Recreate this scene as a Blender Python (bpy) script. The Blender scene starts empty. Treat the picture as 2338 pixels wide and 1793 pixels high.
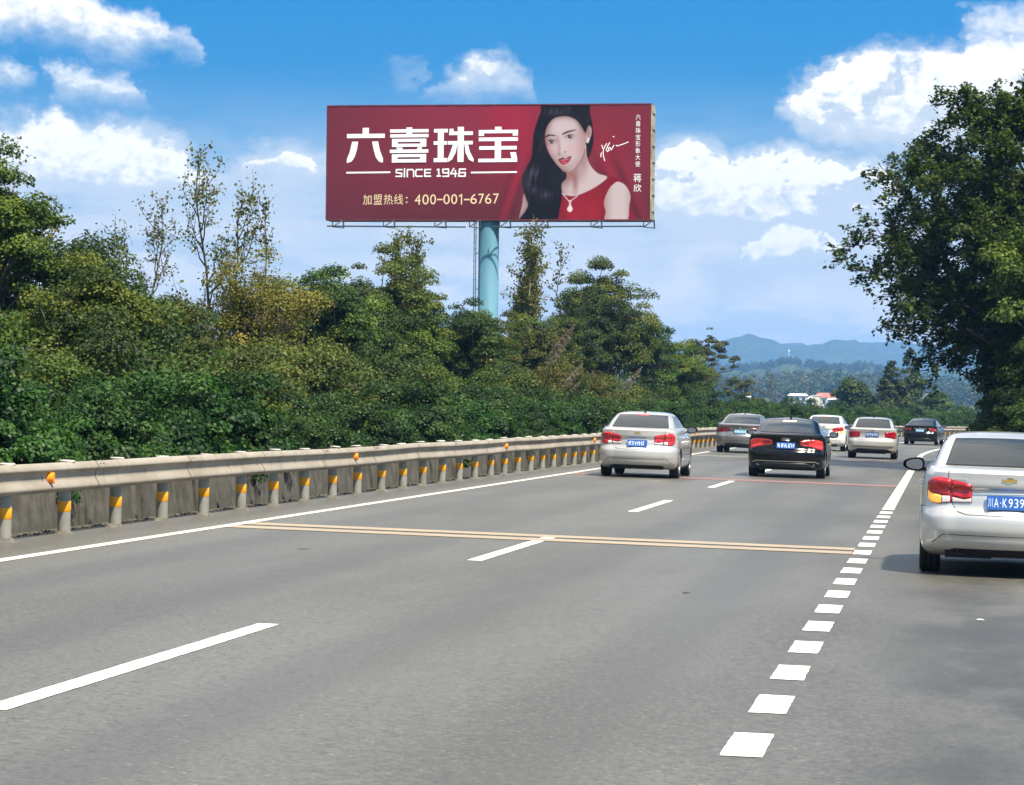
import bpy, bmesh, math, random
import numpy as np
from mathutils import Vector, Matrix

# ------------------------------------------------------------------ scene, camera, sky, sun, exposure
SC = bpy.context.scene
COL = SC.collection
R_ = math.radians
SC.render.engine = 'CYCLES'
SC.cycles.use_denoising = True
SC.cycles.max_bounces = 5
SC.cycles.diffuse_bounces = 3
SC.cycles.glossy_bounces = 3
SC.cycles.transmission_bounces = 3
SC.cycles.volume_bounces = 0
SC.cycles.transparent_max_bounces = 6
SC.cycles.sample_clamp_indirect = 6.0
SC.cycles.caustics_reflective = False
SC.cycles.caustics_refractive = False
SC.view_settings.view_transform = 'Standard'
SC.view_settings.look = 'None'
SC.view_settings.exposure = 1.15
SC.view_settings.gamma = 1.0
SC.view_settings.use_curve_mapping = False

CAM_H = 1.625
cam_data = bpy.data.cameras.new('camera')
cam = bpy.data.objects.new('camera', cam_data)
COL.objects.link(cam)
cam_data.sensor_width = 36.0
cam_data.lens = 102.58
cam_data.clip_start = 0.1
cam_data.clip_end = 60000
cam.matrix_world = Matrix((
    (0.98915177, -0.01026339, 0.14653818, 0.0),
    (0.14646211, -0.00781256, -0.98918543, 0.0),
    (0.01129723, 0.99991681, -0.00622461, CAM_H),
    (0, 0, 0, 1)))
SC.camera = cam

SUN_AZ, SUN_EL = 134.0, 58.0          # degrees; azimuth clockwise from the road direction (+Y)
sun_dir = Vector((math.sin(R_(SUN_AZ)) * math.cos(R_(SUN_EL)), math.cos(R_(SUN_AZ)) * math.cos(R_(SUN_EL)), math.sin(R_(SUN_EL))))
sd = bpy.data.lights.new('sun', 'SUN')
sd.energy = 4.6
sd.angle = R_(2.5)
sd.color = (1.0, 0.905, 0.755)
sun = bpy.data.objects.new('sun', sd)
COL.objects.link(sun)
sun.location = (60, -40, 120)
sun.rotation_euler = sun_dir.to_track_quat('Z', 'Y').to_euler()


class NT:
    """small helper for node graphs"""
    def __init__(self, tree):
        self.t = tree
        tree.nodes.clear()
    def n(self, typ, **kw):
        nd = self.t.nodes.new(typ)
        for k, v in kw.items():
            setattr(nd, k, v)
        return nd
    def put(self, sock, v):
        if v is None:
            return
        if isinstance(v, bpy.types.NodeSocket):
            self.t.links.new(v, sock)
        else:
            sock.default_value = v
    def m(self, op, a, b=None, c=None, clamp=False):
        nd = self.n('ShaderNodeMath', operation=op, use_clamp=clamp)
        for s, v in zip(nd.inputs, (a, b, c)):
            self.put(s, v)
        return nd.outputs[0]
    def v(self, op, a, b=None, scale=None):
        nd = self.n('ShaderNodeVectorMath', operation=op)
        self.put(nd.inputs[0], a)
        if b is not None:
            self.put(nd.inputs[1], b)
        if scale is not None:
            self.put(nd.inputs['Scale'], scale)
        return nd.outputs['Value'] if op in ('LENGTH', 'DOT_PRODUCT') else nd.outputs[0]
    def mix(self, f, a, b, blend='MIX', clamp=True):
        nd = self.n('ShaderNodeMix', data_type='RGBA', blend_type=blend, clamp_factor=clamp)
        self.put(nd.inputs[0], f)
        self.put(nd.inputs[6], a if isinstance(a, bpy.types.NodeSocket) else (*a[:3], 1))
        self.put(nd.inputs[7], b if isinstance(b, bpy.types.NodeSocket) else (*b[:3], 1))
        return nd.outputs[2]
    def ss(self, x, lo, hi, a=0.0, b=1.0):
        nd = self.n('ShaderNodeMapRange', interpolation_type='SMOOTHSTEP')
        self.put(nd.inputs[0], x)
        self.put(nd.inputs[1], lo)
        self.put(nd.inputs[2], hi)
        self.put(nd.inputs[3], a)
        self.put(nd.inputs[4], b)
        return nd.outputs[0]
    def noise(self, vec, scale, detail=3.0, rough=0.5, dim='3D', dist=0.0):
        nd = self.n('ShaderNodeTexNoise', noise_dimensions=dim)
        if vec is not None:
            self.put(nd.inputs['Vector'], vec)
        nd.inputs['Scale'].default_value = scale
        nd.inputs['Detail'].default_value = detail
        nd.inputs['Roughness'].default_value = rough
        nd.inputs['Distortion'].default_value = dist
        return nd
    def ramp(self, f, stops, interp='LINEAR'):
        nd = self.n('ShaderNodeValToRGB')
        cr = nd.color_ramp
        cr.interpolation = interp
        while len(cr.elements) > 1:
            cr.elements.remove(cr.elements[-1])
        cr.elements[0].position = stops[0][0]
        cr.elements[0].color = (*stops[0][1][:3], 1)
        for p, c in stops[1:]:
            el = cr.elements.new(p)
            el.color = (*c[:3], 1)
        self.put(nd.inputs[0], f)
        return nd.outputs[0]
    def sep(self, v):
        nd = self.n('ShaderNodeSeparateXYZ')
        self.put(nd.inputs[0], v)
        return nd.outputs
    def com(self, x, y, z):
        nd = self.n('ShaderNodeCombineXYZ')
        for s, q in zip(nd.inputs, (x, y, z)):
            self.put(s, q)
        return nd.outputs[0]


def build_world():
    w = bpy.data.worlds.new('World')
    SC.world = w
    w.use_nodes = True
    k = NT(w.node_tree)
    out = k.n('ShaderNodeOutputWorld')
    bg = k.n('ShaderNodeBackground')
    tc = k.n('ShaderNodeTexCoord')
    d = tc.outputs['Generated']
    x, y, z = k.sep(d)
    # the deep blue of this clear autumn sky starts low: the sky is read a few times steeper than it stands
    zz = k.m('ADD', k.m('MULTIPLY', k.m('ABSOLUTE', z), 4.6), 0.015)
    dv = k.v('NORMALIZE', k.com(x, y, zz))
    sky = k.n('ShaderNodeTexSky', sky_type='NISHITA', sun_disc=False)
    sky.sun_elevation = R_(SUN_EL)
    sky.sun_rotation = R_(SUN_AZ)
    sky.air_density = 1.0
    sky.dust_density = 0.3
    sky.ozone_density = 2.2
    k.put(sky.inputs[0], dv)
    skyc = k.mix(1.0, sky.outputs[0], k.ramp(k.m('ABSOLUTE', z), [(0.0, (1.0, 1.1, 1.1)), (0.05, (0.80, 1.22, 1.26)), (0.09, (0.24, 1.46, 1.72)), (0.14, (0.03, 1.52, 2.10)), (0.30, (0.12, 1.35, 1.70)), (1.0, (0.22, 1.15, 1.45))]), 'MULTIPLY', clamp=False)
    # ---- cumulus rows; azimuth / elevation in degrees, the pattern folds over and goes on all round
    az = k.m('MULTIPLY', k.m('ARCTAN2', x, y), 180 / math.pi)
    el = k.m('MULTIPLY', k.m('ARCSINE', z), 180 / math.pi)
    p = k.com(az, k.m('MULTIPLY', el, 1.35), 0.0)
    n1 = k.noise(p, 0.75, 5.0, 0.58, '2D')
    n2 = k.noise(p, 3.1, 4.0, 0.62, '2D')
    w1 = k.v('SUBTRACT', n1.outputs['Color'], (0.5, 0.5, 0.5))
    w2 = k.v('SUBTRACT', n2.outputs['Color'], (0.5, 0.5, 0.5))
    wp = k.v('ADD', k.v('SCALE', w1, scale=1.5), k.v('SCALE', w2, scale=0.50))
    wx, wy, _ = k.sep(wp)
    az2 = k.m('ADD', az, wx)
    el2 = k.m('ADD', el, k.m('MULTIPLY', wy, 0.62))
    fold = k.m('PINGPONG', k.m('ADD', az2, 20.0), 24.0)
    pos = k.m('DIVIDE', fold, 24.0)
    rows = CLOUD_ROWS
    alpha, shade = None, None
    for i, (stops, soft) in enumerate(rows):
        rc = k.ramp(pos, [(a, (t / 10, b / 10, 0)) for a, t, b in stops])
        sp = k.n('ShaderNodeSeparateColor')
        k.put(sp.inputs[0], rc)
        T = k.m('MULTIPLY', sp.outputs[0], 10.0)
        B = k.m('MULTIPLY', sp.outputs[1], 10.0)
        th = k.m('SUBTRACT', T, B)
        top = k.ss(k.m('SUBTRACT', T, el2), -0.20, 0.22 * soft)
        bot = k.ss(k.m('SUBTRACT', el2, B), -0.34, 0.46 * soft)
        a = k.m('MULTIPLY', k.m('MULTIPLY', top, bot), k.ss(th, 0.0, 0.22))
        a = k.m('MULTIPLY', a, k.ss(n1.outputs['Fac'], 0.22, 0.46, 0.72, 1.0))
        h = k.m('DIVIDE', k.m('SUBTRACT', el2, B), k.m('MAXIMUM', th, 0.2))
        if alpha is None:
            alpha, shade = a, h
        else:
            shade = k.m('ADD', k.m('MULTIPLY', shade, k.m('SUBTRACT', 1.0, a)), k.m('MULTIPLY', h, a))
            alpha = k.m('MAXIMUM', alpha, a)
    # higher up: the same scattered cumulus as loose noise
    dz = k.m('MAXIMUM', z, 0.08)
    pl = k.com(k.m('DIVIDE', x, dz), k.m('DIVIDE', y, dz), 0.0)
    n3 = k.noise(pl, 0.55, 4.0, 0.6, '2D')
    hi = k.m('MULTIPLY', k.ss(n3.outputs['Fac'], 0.44, 0.60), k.ss(el, 9.0, 13.0))
    alpha = k.m('MAXIMUM', alpha, hi)
    # thin white veil towards the horizon
    n4 = k.noise(k.com(k.m('MULTIPLY', az, 0.42), k.m('MULTIPLY', el, 1.5), 3.0), 1.0, 5.0, 0.6, '2D')
    veil = k.m('MULTIPLY', k.ss(el, 1.8, 6.9, 1.0, 0.0), k.ss(n4.outputs['Fac'], 0.36, 0.58, 0.66, 1.0))
    base = k.mix(k.m('MULTIPLY', veil, k.ss(el, -0.5, 0.0)), skyc, (9.9, 9.6, 9.2))
    puff = k.m('ADD', shade, k.m('MULTIPLY', k.m('SUBTRACT', n2.outputs['Fac'], 0.5), 1.3))
    cc = k.mix(k.ss(puff, 0.05, 0.75), (7.0, 7.7, 8.4), (11.8, 11.5, 11.2))
    final = k.mix(alpha, base, cc)
    k.put(bg.inputs['Color'], final)
    bg.inputs['Strength'].default_value = 0.05
    k.t.links.new(bg.outputs[0], out.inputs[0])


# rows of cumulus: (position along the fold 0..1 for azimuth -20..+4 degrees, top elevation, base elevation), softness
def _row(pts):
    return [((a + 20.0) / 24.0, t, b) for a, t, b in pts]


CLOUD_ROWS = [
    (_row([(-21.13, 8.27, 6.95), (-18.48, 8.37, 7.05), (-17.41, 8.41, 6.86), (-16.23, 7.82, 6.83), (-15.41, 7.53, 6.89), (-15.00, 7.16, 6.81), (-14.59, 7.06, 6.75), (-14.45, 6.85, 6.85), (-9.38, 7.02, 7.02), (0.10, 7.49, 7.49), (0.37, 7.70, 7.35), (0.91, 7.80, 7.29), (1.53, 7.80, 7.29), (3.31, 7.50, 7.25)]), 1.3),
    (_row([(-20.67, 6.53, 6.15), (-18.46, 6.60, 6.21), (-18.19, 6.65, 6.19), (-17.90, 6.38, 6.34), (-17.69, 6.22, 6.16), (-17.47, 6.41, 5.98), (-16.66, 6.49, 5.93), (-15.76, 6.52, 6.07), (-15.56, 6.31, 6.31), (-11.07, 6.49, 6.49), (-10.84, 6.58, 6.47), (-10.39, 6.63, 6.46), (-10.24, 6.32, 6.32), (-10.02, 6.41, 6.24), (-9.52, 6.78, 6.23), (-9.10, 6.94, 6.24), (-8.55, 6.76, 6.26), (-8.09, 6.57, 6.32), (-8.01, 6.44, 6.44), (-3.37, 6.06, 6.06), (-3.19, 6.35, 5.83), (-2.69, 6.58, 5.29), (-2.06, 6.98, 5.11), (-1.15, 7.20, 5.02), (-0.61, 7.27, 4.97), (0.20, 7.19, 4.97), (0.82, 7.41, 5.02), (1.54, 7.45, 5.01), (4.18, 7.50, 5.00)]), 1.1),
    (_row([(-20.65, 5.47, 3.86), (-18.44, 5.49, 3.91), (-17.91, 5.69, 3.92), (-17.37, 5.77, 3.89), (-16.92, 5.49, 3.90), (-16.20, 5.64, 3.85), (-15.48, 5.48, 3.84), (-14.84, 5.09, 3.81), (-14.38, 4.69, 4.00), (-13.92, 4.60, 4.19), (-13.47, 5.02, 4.20), (-12.93, 5.26, 4.21), (-12.29, 5.13, 4.26), (-11.92, 4.91, 4.27), (-11.55, 4.53, 4.53), (-6.32, 4.41, 4.41), (-5.82, 5.08, 3.66), (-5.41, 5.31, 3.48), (-4.77, 5.42, 3.39), (-4.22, 5.09, 3.35), (-3.49, 5.22, 3.35), (-2.76, 5.09, 3.40), (-2.03, 4.96, 3.50), (-1.31, 5.05, 3.68), (-0.86, 4.60, 4.04), (-0.58, 4.16, 4.16), (2.46, 4.16, 4.16)]), 1.2),
    (_row([(-20.62, 3.12, 2.54), (-15.72, 2.96, 2.96), (-13.18, 3.14, 3.14), (-12.82, 3.59, 2.69), (-11.91, 3.70, 2.59), (-11.17, 3.48, 2.57), (-10.80, 3.30, 2.72), (-10.43, 3.04, 3.04), (-8.88, 3.69, 3.02), (-8.42, 3.90, 2.93), (-7.51, 3.98, 2.89), (-6.59, 3.90, 2.95), (-6.17, 3.54, 2.77), (-5.89, 3.45, 2.50), (-5.48, 3.18, 2.64), (-5.20, 2.87, 2.87), (-4.56, 3.05, 2.42), (-4.20, 3.14, 2.37), (-3.89, 3.74, 2.33), (-3.48, 3.87, 2.33), (-2.93, 3.92, 2.32), (-2.29, 3.74, 2.30), (-1.75, 3.47, 2.35), (-1.29, 3.11, 2.44), (-0.84, 2.98, 2.44), (1.58, 2.72, 2.63)]), 1.8),
]
build_world()


# ------------------------------------------------------------------ object helpers
def put(o, parent=None, label=None, cat=None, group=None, kind=None):
    if o.name not in COL.objects:
        COL.objects.link(o)
    if parent is not None:
        o.parent = parent
    if label:
        o['label'] = label
    if cat:
        o['category'] = cat
    if group:
        o['group'] = group
    if kind:
        o['kind'] = kind
    return o


def empty(name, loc=(0, 0, 0), rot=(0, 0, 0), **kw):
    o = bpy.data.objects.new(name, None)
    o.empty_display_size = 0.3
    o.location = loc
    o.rotation_euler = rot
    return put(o, **kw)


def inst(name, me, parent=None, loc=(0, 0, 0), rot=(0, 0, 0), scale=(1, 1, 1), **kw):
    o = bpy.data.objects.new(name, me)
    o.location = loc
    o.rotation_euler = rot
    o.scale = scale
    return put(o, parent, **kw)


def np_mesh(name, V, F, mat=None, smooth=False, attr=None, mi=None):
    """V (n,3); F (m,k) array or list of index lists; attr: dict name -> per vertex floats"""
    me = bpy.data.meshes.new(name)
    V = np.asarray(V, np.float32)
    if isinstance(F, np.ndarray) and F.ndim == 2:
        m, kk = F.shape
        me.vertices.add(len(V))
        me.vertices.foreach_set('co', V.ravel())
        me.loops.add(m * kk)
        me.loops.foreach_set('vertex_index', F.astype(np.int32).ravel())
        me.polygons.add(m)
        me.polygons.foreach_set('loop_start', np.arange(0, m * kk, kk, dtype=np.int32))
        me.update(calc_edges=True)
    else:
        me.from_pydata([tuple(map(float, v)) for v in V], [], [tuple(int(i) for i in f) for f in F])
        me.update()
    if mat is not None:
        for mt in (mat if isinstance(mat, (list, tuple)) else [mat]):
            me.materials.append(mt)
    if mi is not None:
        me.polygons.foreach_set('material_index', np.asarray(mi, np.int32))
    if smooth:
        me.polygons.foreach_set('use_smooth', np.ones(len(me.polygons), bool))
    if attr:
        for k_, a in attr.items():
            at = me.attributes.new(k_, 'FLOAT', 'POINT')
            at.data.foreach_set('value', np.asarray(a, np.float32))
    me.update()
    return me


class MB:
    """collects simple shapes into one mesh"""
    def __init__(self):
        self.V, self.F, self.I, self.c = [], [], [], 0
    def add(self, V, F, mi=0):
        n = len(self.V)
        self.V.extend([tuple(v) for v in V])
        self.F.extend([[i + n for i in f] for f in F])
        self.I.extend([mi] * len(F))
        return self
    def box(self, x0, x1, y0, y1, z0, z1, mi=0):
        V = [(x0, y0, z0), (x1, y0, z0), (x1, y1, z0), (x0, y1, z0), (x0, y0, z1), (x1, y0, z1), (x1, y1, z1), (x0, y1, z1)]
        return self.add(V, [(3, 2, 1, 0), (4, 5, 6, 7), (0, 1, 5, 4), (1, 2, 6, 5), (2, 3, 7, 6), (3, 0, 4, 7)], mi)
    def tube(self, P, rad, n=8, mi=0, cap=True):
        P = [Vector(p) for p in P]
        rad = [rad] * len(P) if not hasattr(rad, '__len__') else rad
        rings = []
        up = None
        for i, p in enumerate(P):
            d = (P[min(i + 1, len(P) - 1)] - P[max(i - 1, 0)])
            d = d.normalized() if d.length > 1e-9 else Vector((0, 0, 1))
            if up is None:
                up = Vector((0, 0, 1)) if abs(d.z) < 0.9 else Vector((1, 0, 0))
            s = d.cross(up)
            s = s.normalized() if s.length > 1e-6 else Vector((1, 0, 0))
            t = s.cross(d).normalized()
            up = t
            rings.append([p + (s * math.cos(a) + t * math.sin(a)) * rad[i] for a in [2 * math.pi * j / n for j in range(n)]])
        V = [v for r in rings for v in r]
        F = []
        for i in range(len(P) - 1):
            for j in range(n):
                a, b = i * n + j, i * n + (j + 1) % n
                F.append((a, b, b + n, a + n))
        if cap:
            F.append(tuple(range(n))[::-1])
            F.append(tuple(range((len(P) - 1) * n, len(P) * n)))
        return self.add(V, F, mi)
    def lathe(self, prof, n=24, axis='z', mi=0, center=(0, 0, 0)):
        V, F = [], []
        for r, h in prof:
            for j in range(n):
                a = 2 * math.pi * j / n
                c, s = r * math.cos(a), r * math.sin(a)
                q = (c, s, h) if axis == 'z' else ((h, c, s) if axis == 'x' else (c, h, s))
                V.append((q[0] + center[0], q[1] + center[1], q[2] + center[2]))
        for i in range(len(prof) - 1):
            for j in range(n):
                a, b = i * n + j, i * n + (j + 1) % n
                F.append((a, b, b + n, a + n))
        return self.add(V, F, mi)
    def mesh(self, name, mat, smooth=False):
        me = np_mesh(name, np.array(self.V), self.F, mat, smooth, mi=self.I)
        return me
    def obj(self, name, mat, parent=None, smooth=False, **kw):
        return inst(name, self.mesh(name, mat, smooth), parent, **kw)


def sharp(me, deg=35):
    me.polygons.foreach_set('use_smooth', np.ones(len(me.polygons), bool))
    me.set_sharp_from_angle(angle=R_(deg))
    return me


# ------------------------------------------------------------------ materials
MATS = {}


def principled(name, col=(0.5, 0.5, 0.5), rough=0.6, metal=0.0, spec=0.5, coat=0.0, emis=None, es=0.0):
    m = bpy.data.materials.new(name)
    m.use_nodes = True
    b = m.node_tree.nodes['Principled BSDF']
    b.inputs['Base Color'].default_value = (*col, 1)
    b.inputs['Roughness'].default_value = rough
    b.inputs['Metallic'].default_value = metal
    b.inputs['Specular IOR Level'].default_value = spec
    b.inputs['Coat Weight'].default_value = coat
    b.inputs['Coat Roughness'].default_value = 0.04
    if emis:
        b.inputs['Emission Color'].default_value = (*emis, 1)
        b.inputs['Emission Strength'].default_value = es
    MATS[name] = m
    return m


def graph(name):
    m = bpy.data.materials.new(name)
    m.use_nodes = True
    k = NT(m.node_tree)
    out = k.n('ShaderNodeOutputMaterial')
    b = k.n('ShaderNodeBsdfPrincipled')
    k.t.links.new(b.outputs[0], out.inputs[0])
    MATS[name] = m
    return m, k, b, out


def bump(k, b, h, strength=0.3, dist=0.01):
    bp = k.n('ShaderNodeBump')
    bp.inputs['Strength'].default_value = strength
    bp.inputs['Distance'].default_value = dist
    k.put(bp.inputs['Height'], h)
    k.t.links.new(bp.outputs[0], b.inputs['Normal'])


def noisy(name, c1, c2, scale=6, rough=0.7, detail=5, spec=0.4, bmp=0.0, streak=None, metal=0.0):
    m, k, b, _ = graph(name)
    tc = k.n('ShaderNodeTexCoord')
    vec = tc.outputs['Object']
    if streak:
        mp = k.n('ShaderNodeMapping')
        mp.inputs['Scale'].default_value = streak
        k.put(mp.inputs[0], vec)
        vec = mp.outputs[0]
    oi = k.n('ShaderNodeObjectInfo')
    vec = k.v('ADD', vec, k.v('SCALE', k.com(1.0, 2.0, 3.0), scale=k.m('MULTIPLY', oi.outputs['Random'], 17.0)))
    n = k.noise(vec, scale, detail, 0.6)
    c = k.mix(k.ss(n.outputs['Fac'], 0.3, 0.7), c1, c2)
    k.put(b.inputs['Base Color'], c)
    b.inputs['Roughness'].default_value = rough
    b.inputs['Specular IOR Level'].default_value = spec
    b.inputs['Metallic'].default_value = metal
    if bmp:
        bump(k, b, n.outputs['Fac'], bmp, 0.01)
    return m


def leaf_mat(name, cols, trans=0.30, rough=0.55, spec=0.25, hue=0.02):
    """cols: 4 colours over the per leaf tone"""
    m = bpy.data.materials.new(name)
    m.use_nodes = True
    k = NT(m.node_tree)
    out = k.n('ShaderNodeOutputMaterial')
    at = k.n('ShaderNodeAttribute', attribute_name='tone')
    oi = k.n('ShaderNodeObjectInfo')
    c = k.ramp(at.outputs['Fac'], [(i / (len(cols) - 1), q) for i, q in enumerate(cols)])
    hs = k.n('ShaderNodeHueSaturation')
    k.put(hs.inputs['Hue'], k.m('ADD', 0.5 - hue, k.m('MULTIPLY', oi.outputs['Random'], 2 * hue)))
    k.put(hs.inputs['Value'], k.m('ADD', 0.82, k.m('MULTIPLY', oi.outputs['Random'], 0.36)))
    k.put(hs.inputs['Color'], c)
    b = k.n('ShaderNodeBsdfPrincipled')
    k.put(b.inputs['Base Color'], hs.outputs[0])
    b.inputs['Roughness'].default_value = rough
    b.inputs['Specular IOR Level'].default_value = spec
    t = k.n('ShaderNodeBsdfTranslucent')
    tcol = k.mix(1.0, hs.outputs[0], (1.0, 1.15, 0.5), 'MULTIPLY')
    k.put(t.inputs['Color'], tcol)
    mx = k.n('ShaderNodeMixShader')
    mx.inputs[0].default_value = trans
    k.t.links.new(b.outputs[0], mx.inputs[1])
    k.t.links.new(t.outputs[0], mx.inputs[2])
    k.t.links.new(mx.outputs[0], out.inputs[0])
    MATS[name] = m
    return m


def lin(r, g, b):
    return tuple(((c / 255) / 12.92 if c / 255 <= 0.04045 else ((c / 255 + 0.055) / 1.055) ** 2.4) for c in (r, g, b))


def asphalt_mat():
    m, k, b, _ = graph('asphalt')
    tc = k.n('ShaderNodeTexCoord')
    P = tc.outputs['Object']
    x, y, z = k.sep(P)
    fine = k.noise(P, 70, 4, 0.7)
    med = k.noise(P, 9, 5, 0.6)
    pat = k.noise(k.v('MULTIPLY', P, (0.55, 0.10, 1.0)), 1.0, 5, 0.58)
    big = k.noise(k.v('MULTIPLY', P, (0.25, 0.05, 1.0)), 1.0, 3, 0.5)
    c = k.mix(k.ss(pat.outputs['Fac'], 0.3, 0.72), (0.062, 0.0595, 0.0490), (0.106, 0.1015, 0.0840))
    c = k.mix(k.m('MULTIPLY', k.ss(big.outputs['Fac'], 0.42, 0.65), 0.5), c, (0.118, 0.113, 0.093))
    # coarse aggregate: dark binder and pale stones
    c = k.mix(k.ss(fine.outputs['Fac'], 0.56, 0.70, 0.0, 0.8), c, (0.25, 0.238, 0.21))
    c = k.mix(k.ss(fine.outputs['Fac'], 0.30, 0.44, 0.85, 0.0), c, (0.026, 0.026, 0.026))
    c = k.mix(k.ss(med.outputs['Fac'], 0.52, 0.72, 0.0, 0.5), c, (0.046, 0.0455, 0.044))
    # coarse clotted texture and the darker polished wheel tracks
    coarse = k.noise(P, 24, 5, 0.72)
    c = k.mix(k.ss(coarse.outputs['Fac'], 0.52, 0.64, 0.0, 0.75), c, (0.032, 0.031, 0.027))
    c = k.mix(k.ss(coarse.outputs['Fac'], 0.36, 0.47, 0.65, 0.0), c, (0.165, 0.157, 0.130))
    trk = None
    for tx in (-7.40, -5.75, -3.60, -1.95):
        d_ = k.m('ABSOLUTE', k.m('SUBTRACT', x, tx))
        trk = d_ if trk is None else k.m('MINIMUM', trk, d_)
    c = k.mix(k.m('MULTIPLY', k.ss(trk, 0.10, 0.55, 0.42, 0.0), k.ss(pat.outputs['Fac'], 0.25, 0.6, 0.4, 1.0)), c, (0.046, 0.044, 0.041))
    # pale grit lying about
    vo = k.n('ShaderNodeTexVoronoi', feature='F1')
    k.put(vo.inputs['Vector'], P)
    vo.inputs['Scale'].default_value = 9.0
    sparse = k.noise(P, 2.3, 2, 0.5)
    grit = k.m('MULTIPLY', k.ss(vo.outputs['Distance'], 0.07, 0.13, 1.0, 0.0), k.ss(sparse.outputs['Fac'], 0.47, 0.58))
    c = k.mix(k.m('MULTIPLY', grit, 0.6), c, (0.34, 0.32, 0.27))
    # wheel tracks are a touch smoother and paler, the hard shoulder and the edge strip hold dirt
    stain = k.noise(k.v('MULTIPLY', P, (0.9, 0.35, 1.0)), 1.0, 6, 0.66)
    sh = k.m('MULTIPLY', k.ss(x, -0.75, 0.15), k.ss(stain.outputs['Fac'], 0.34, 0.62, 0.10, 0.85))
    c = k.mix(sh, c, (0.034, 0.033, 0.028))
    edge = k.m('MULTIPLY', k.ss(k.m('ADD', x, k.m('MULTIPLY', k.m('SUBTRACT', stain.outputs['Fac'], 0.5), 1.6)), -9.1, -8.75, 1.0, 0.0), 0.6)
    c = k.mix(edge, c, (0.085, 0.080, 0.072))
    # old oil drips along the lane middles
    lane = k.m('ABSOLUTE', k.m('SUBTRACT', k.m('PINGPONG', k.m('ADD', x, 0.9), 1.9), 1.9))
    oil = k.m('MULTIPLY', k.ss(lane, 0.0, 0.7, 0.22, 0.0), k.ss(pat.outputs['Fac'], 0.35, 0.6))
    c = k.mix(oil, c, (0.07, 0.07, 0.07))
    k.put(b.inputs['Base Color'], c)
    k.put(b.inputs['Roughness'], k.ss(pat.outputs['Fac'], 0.2, 0.8, 0.50, 0.42))
    b.inputs['Specular IOR Level'].default_value = 0.5
    bump(k, b, k.m('ADD', fine.outputs['Fac'], k.m('MULTIPLY', med.outputs['Fac'], 0.6)), 0.30, 0.005)
    return m


def paint_mat(name, col, under=(0.12, 0.12, 0.12), wear=0.25, scale=22):
    m, k, b, _ = graph(name)
    tc = k.n('ShaderNodeTexCoord')
    P = tc.outputs['Object']
    n = k.noise(P, scale, 6, 0.7)
    n2 = k.noise(P, 1.7, 4, 0.6)
    f = k.m('ADD', k.m('MULTIPLY', n.outputs['Fac'], 0.6), k.m('MULTIPLY', n2.outputs['Fac'], 0.4))
    dirt = k.mix(k.ss(n2.outputs['Fac'], 0.35, 0.75, 0.0, 0.28), col, tuple(0.62 * c for c in col))
    c = k.mix(k.ss(f, 0.66 - wear, 0.80 - wear * 0.6, 0.0, 0.0 if wear == 0 else 0.85), dirt, under)
    k.put(b.inputs['Base Color'], c)
    b.inputs['Roughness'].default_value = 0.6
    bump(k, b, n.outputs['Fac'], 0.25, 0.004)
    return m


def concrete_mat():
    m, k, b, _ = graph('weathered_concrete')
    tc = k.n('ShaderNodeTexCoord')
    oi = k.n('ShaderNodeObjectInfo')
    P = k.v('ADD', tc.outputs['Object'], k.v('SCALE', k.com(3.0, 7.0, 1.0), scale=k.m('MULTIPLY', oi.outputs['Random'], 13.0)))
    n = k.noise(P, 3.2, 6, 0.65)
    st = k.noise(k.v('MULTIPLY', P, (5.0, 5.0, 1.3)), 1.0, 6, 0.65)
    c = k.mix(k.ss(n.outputs['Fac'], 0.32, 0.68), (0.045, 0.042, 0.033), (0.105, 0.098, 0.080))
    c = k.mix(k.ss(st.outputs['Fac'], 0.48, 0.70, 0.0, 0.8), c, (0.022, 0.022, 0.017))
    x, y, z = k.sep(tc.outputs['Object'])
    moss = k.m('MULTIPLY', k.ss(k.m('ADD', z, k.m('MULTIPLY', n.outputs['Fac'], 0.25)), 0.10, 0.30, 1.0, 0.0), 0.8)
    c = k.mix(moss, c, (0.050, 0.052, 0.034))
    k.put(b.inputs['Base Color'], c)
    b.inputs['Roughness'].default_value = 0.9
    bump(k, b, n.outputs['Fac'], 0.5, 0.02)
    return m


def rail_mat():
    m, k, b, _ = graph('beige_rail_paint')
    tc = k.n('ShaderNodeTexCoord')
    oi = k.n('ShaderNodeObjectInfo')
    P_ = tc.outputs['Object']
    n = k.noise(k.v('MULTIPLY', P_, (1.0, 0.45, 2.2)), 1.6, 6, 0.62)
    st = k.noise(k.v('MULTIPLY', P_, (4.0, 5.0, 0.6)), 1.0, 5, 0.65)
    sp = k.noise(P_, 16.0, 4, 0.7)
    c = k.mix(k.ss(n.outputs['Fac'], 0.30, 0.70), (0.235, 0.202, 0.160), (0.345, 0.305, 0.250))
    c = k.mix(k.m('MULTIPLY', oi.outputs['Random'], 0.30), c, (0.250, 0.232, 0.200))
    c = k.mix(k.ss(st.outputs['Fac'], 0.54, 0.74, 0.0, 0.6), c, (0.130, 0.112, 0.088))
    c = k.mix(k.ss(sp.outputs['Fac'], 0.66, 0.74, 0.0, 0.8), c, (0.085, 0.060, 0.040))
    k.put(b.inputs['Base Color'], c)
    k.put(b.inputs['Roughness'], k.ss(n.outputs['Fac'], 0.3, 0.7, 0.78, 0.62))
    b.inputs['Specular IOR Level'].default_value = 0.25
    bump(k, b, k.noise(P_, 1.2, 2, 0.5).outputs['Fac'], 0.35, 0.03)
    return m


def soil_mat(name, c1, c2, scale=3.0):
    return noisy(name, c1, c2, scale, 0.95, 6, 0.2, 0.6)


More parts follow.
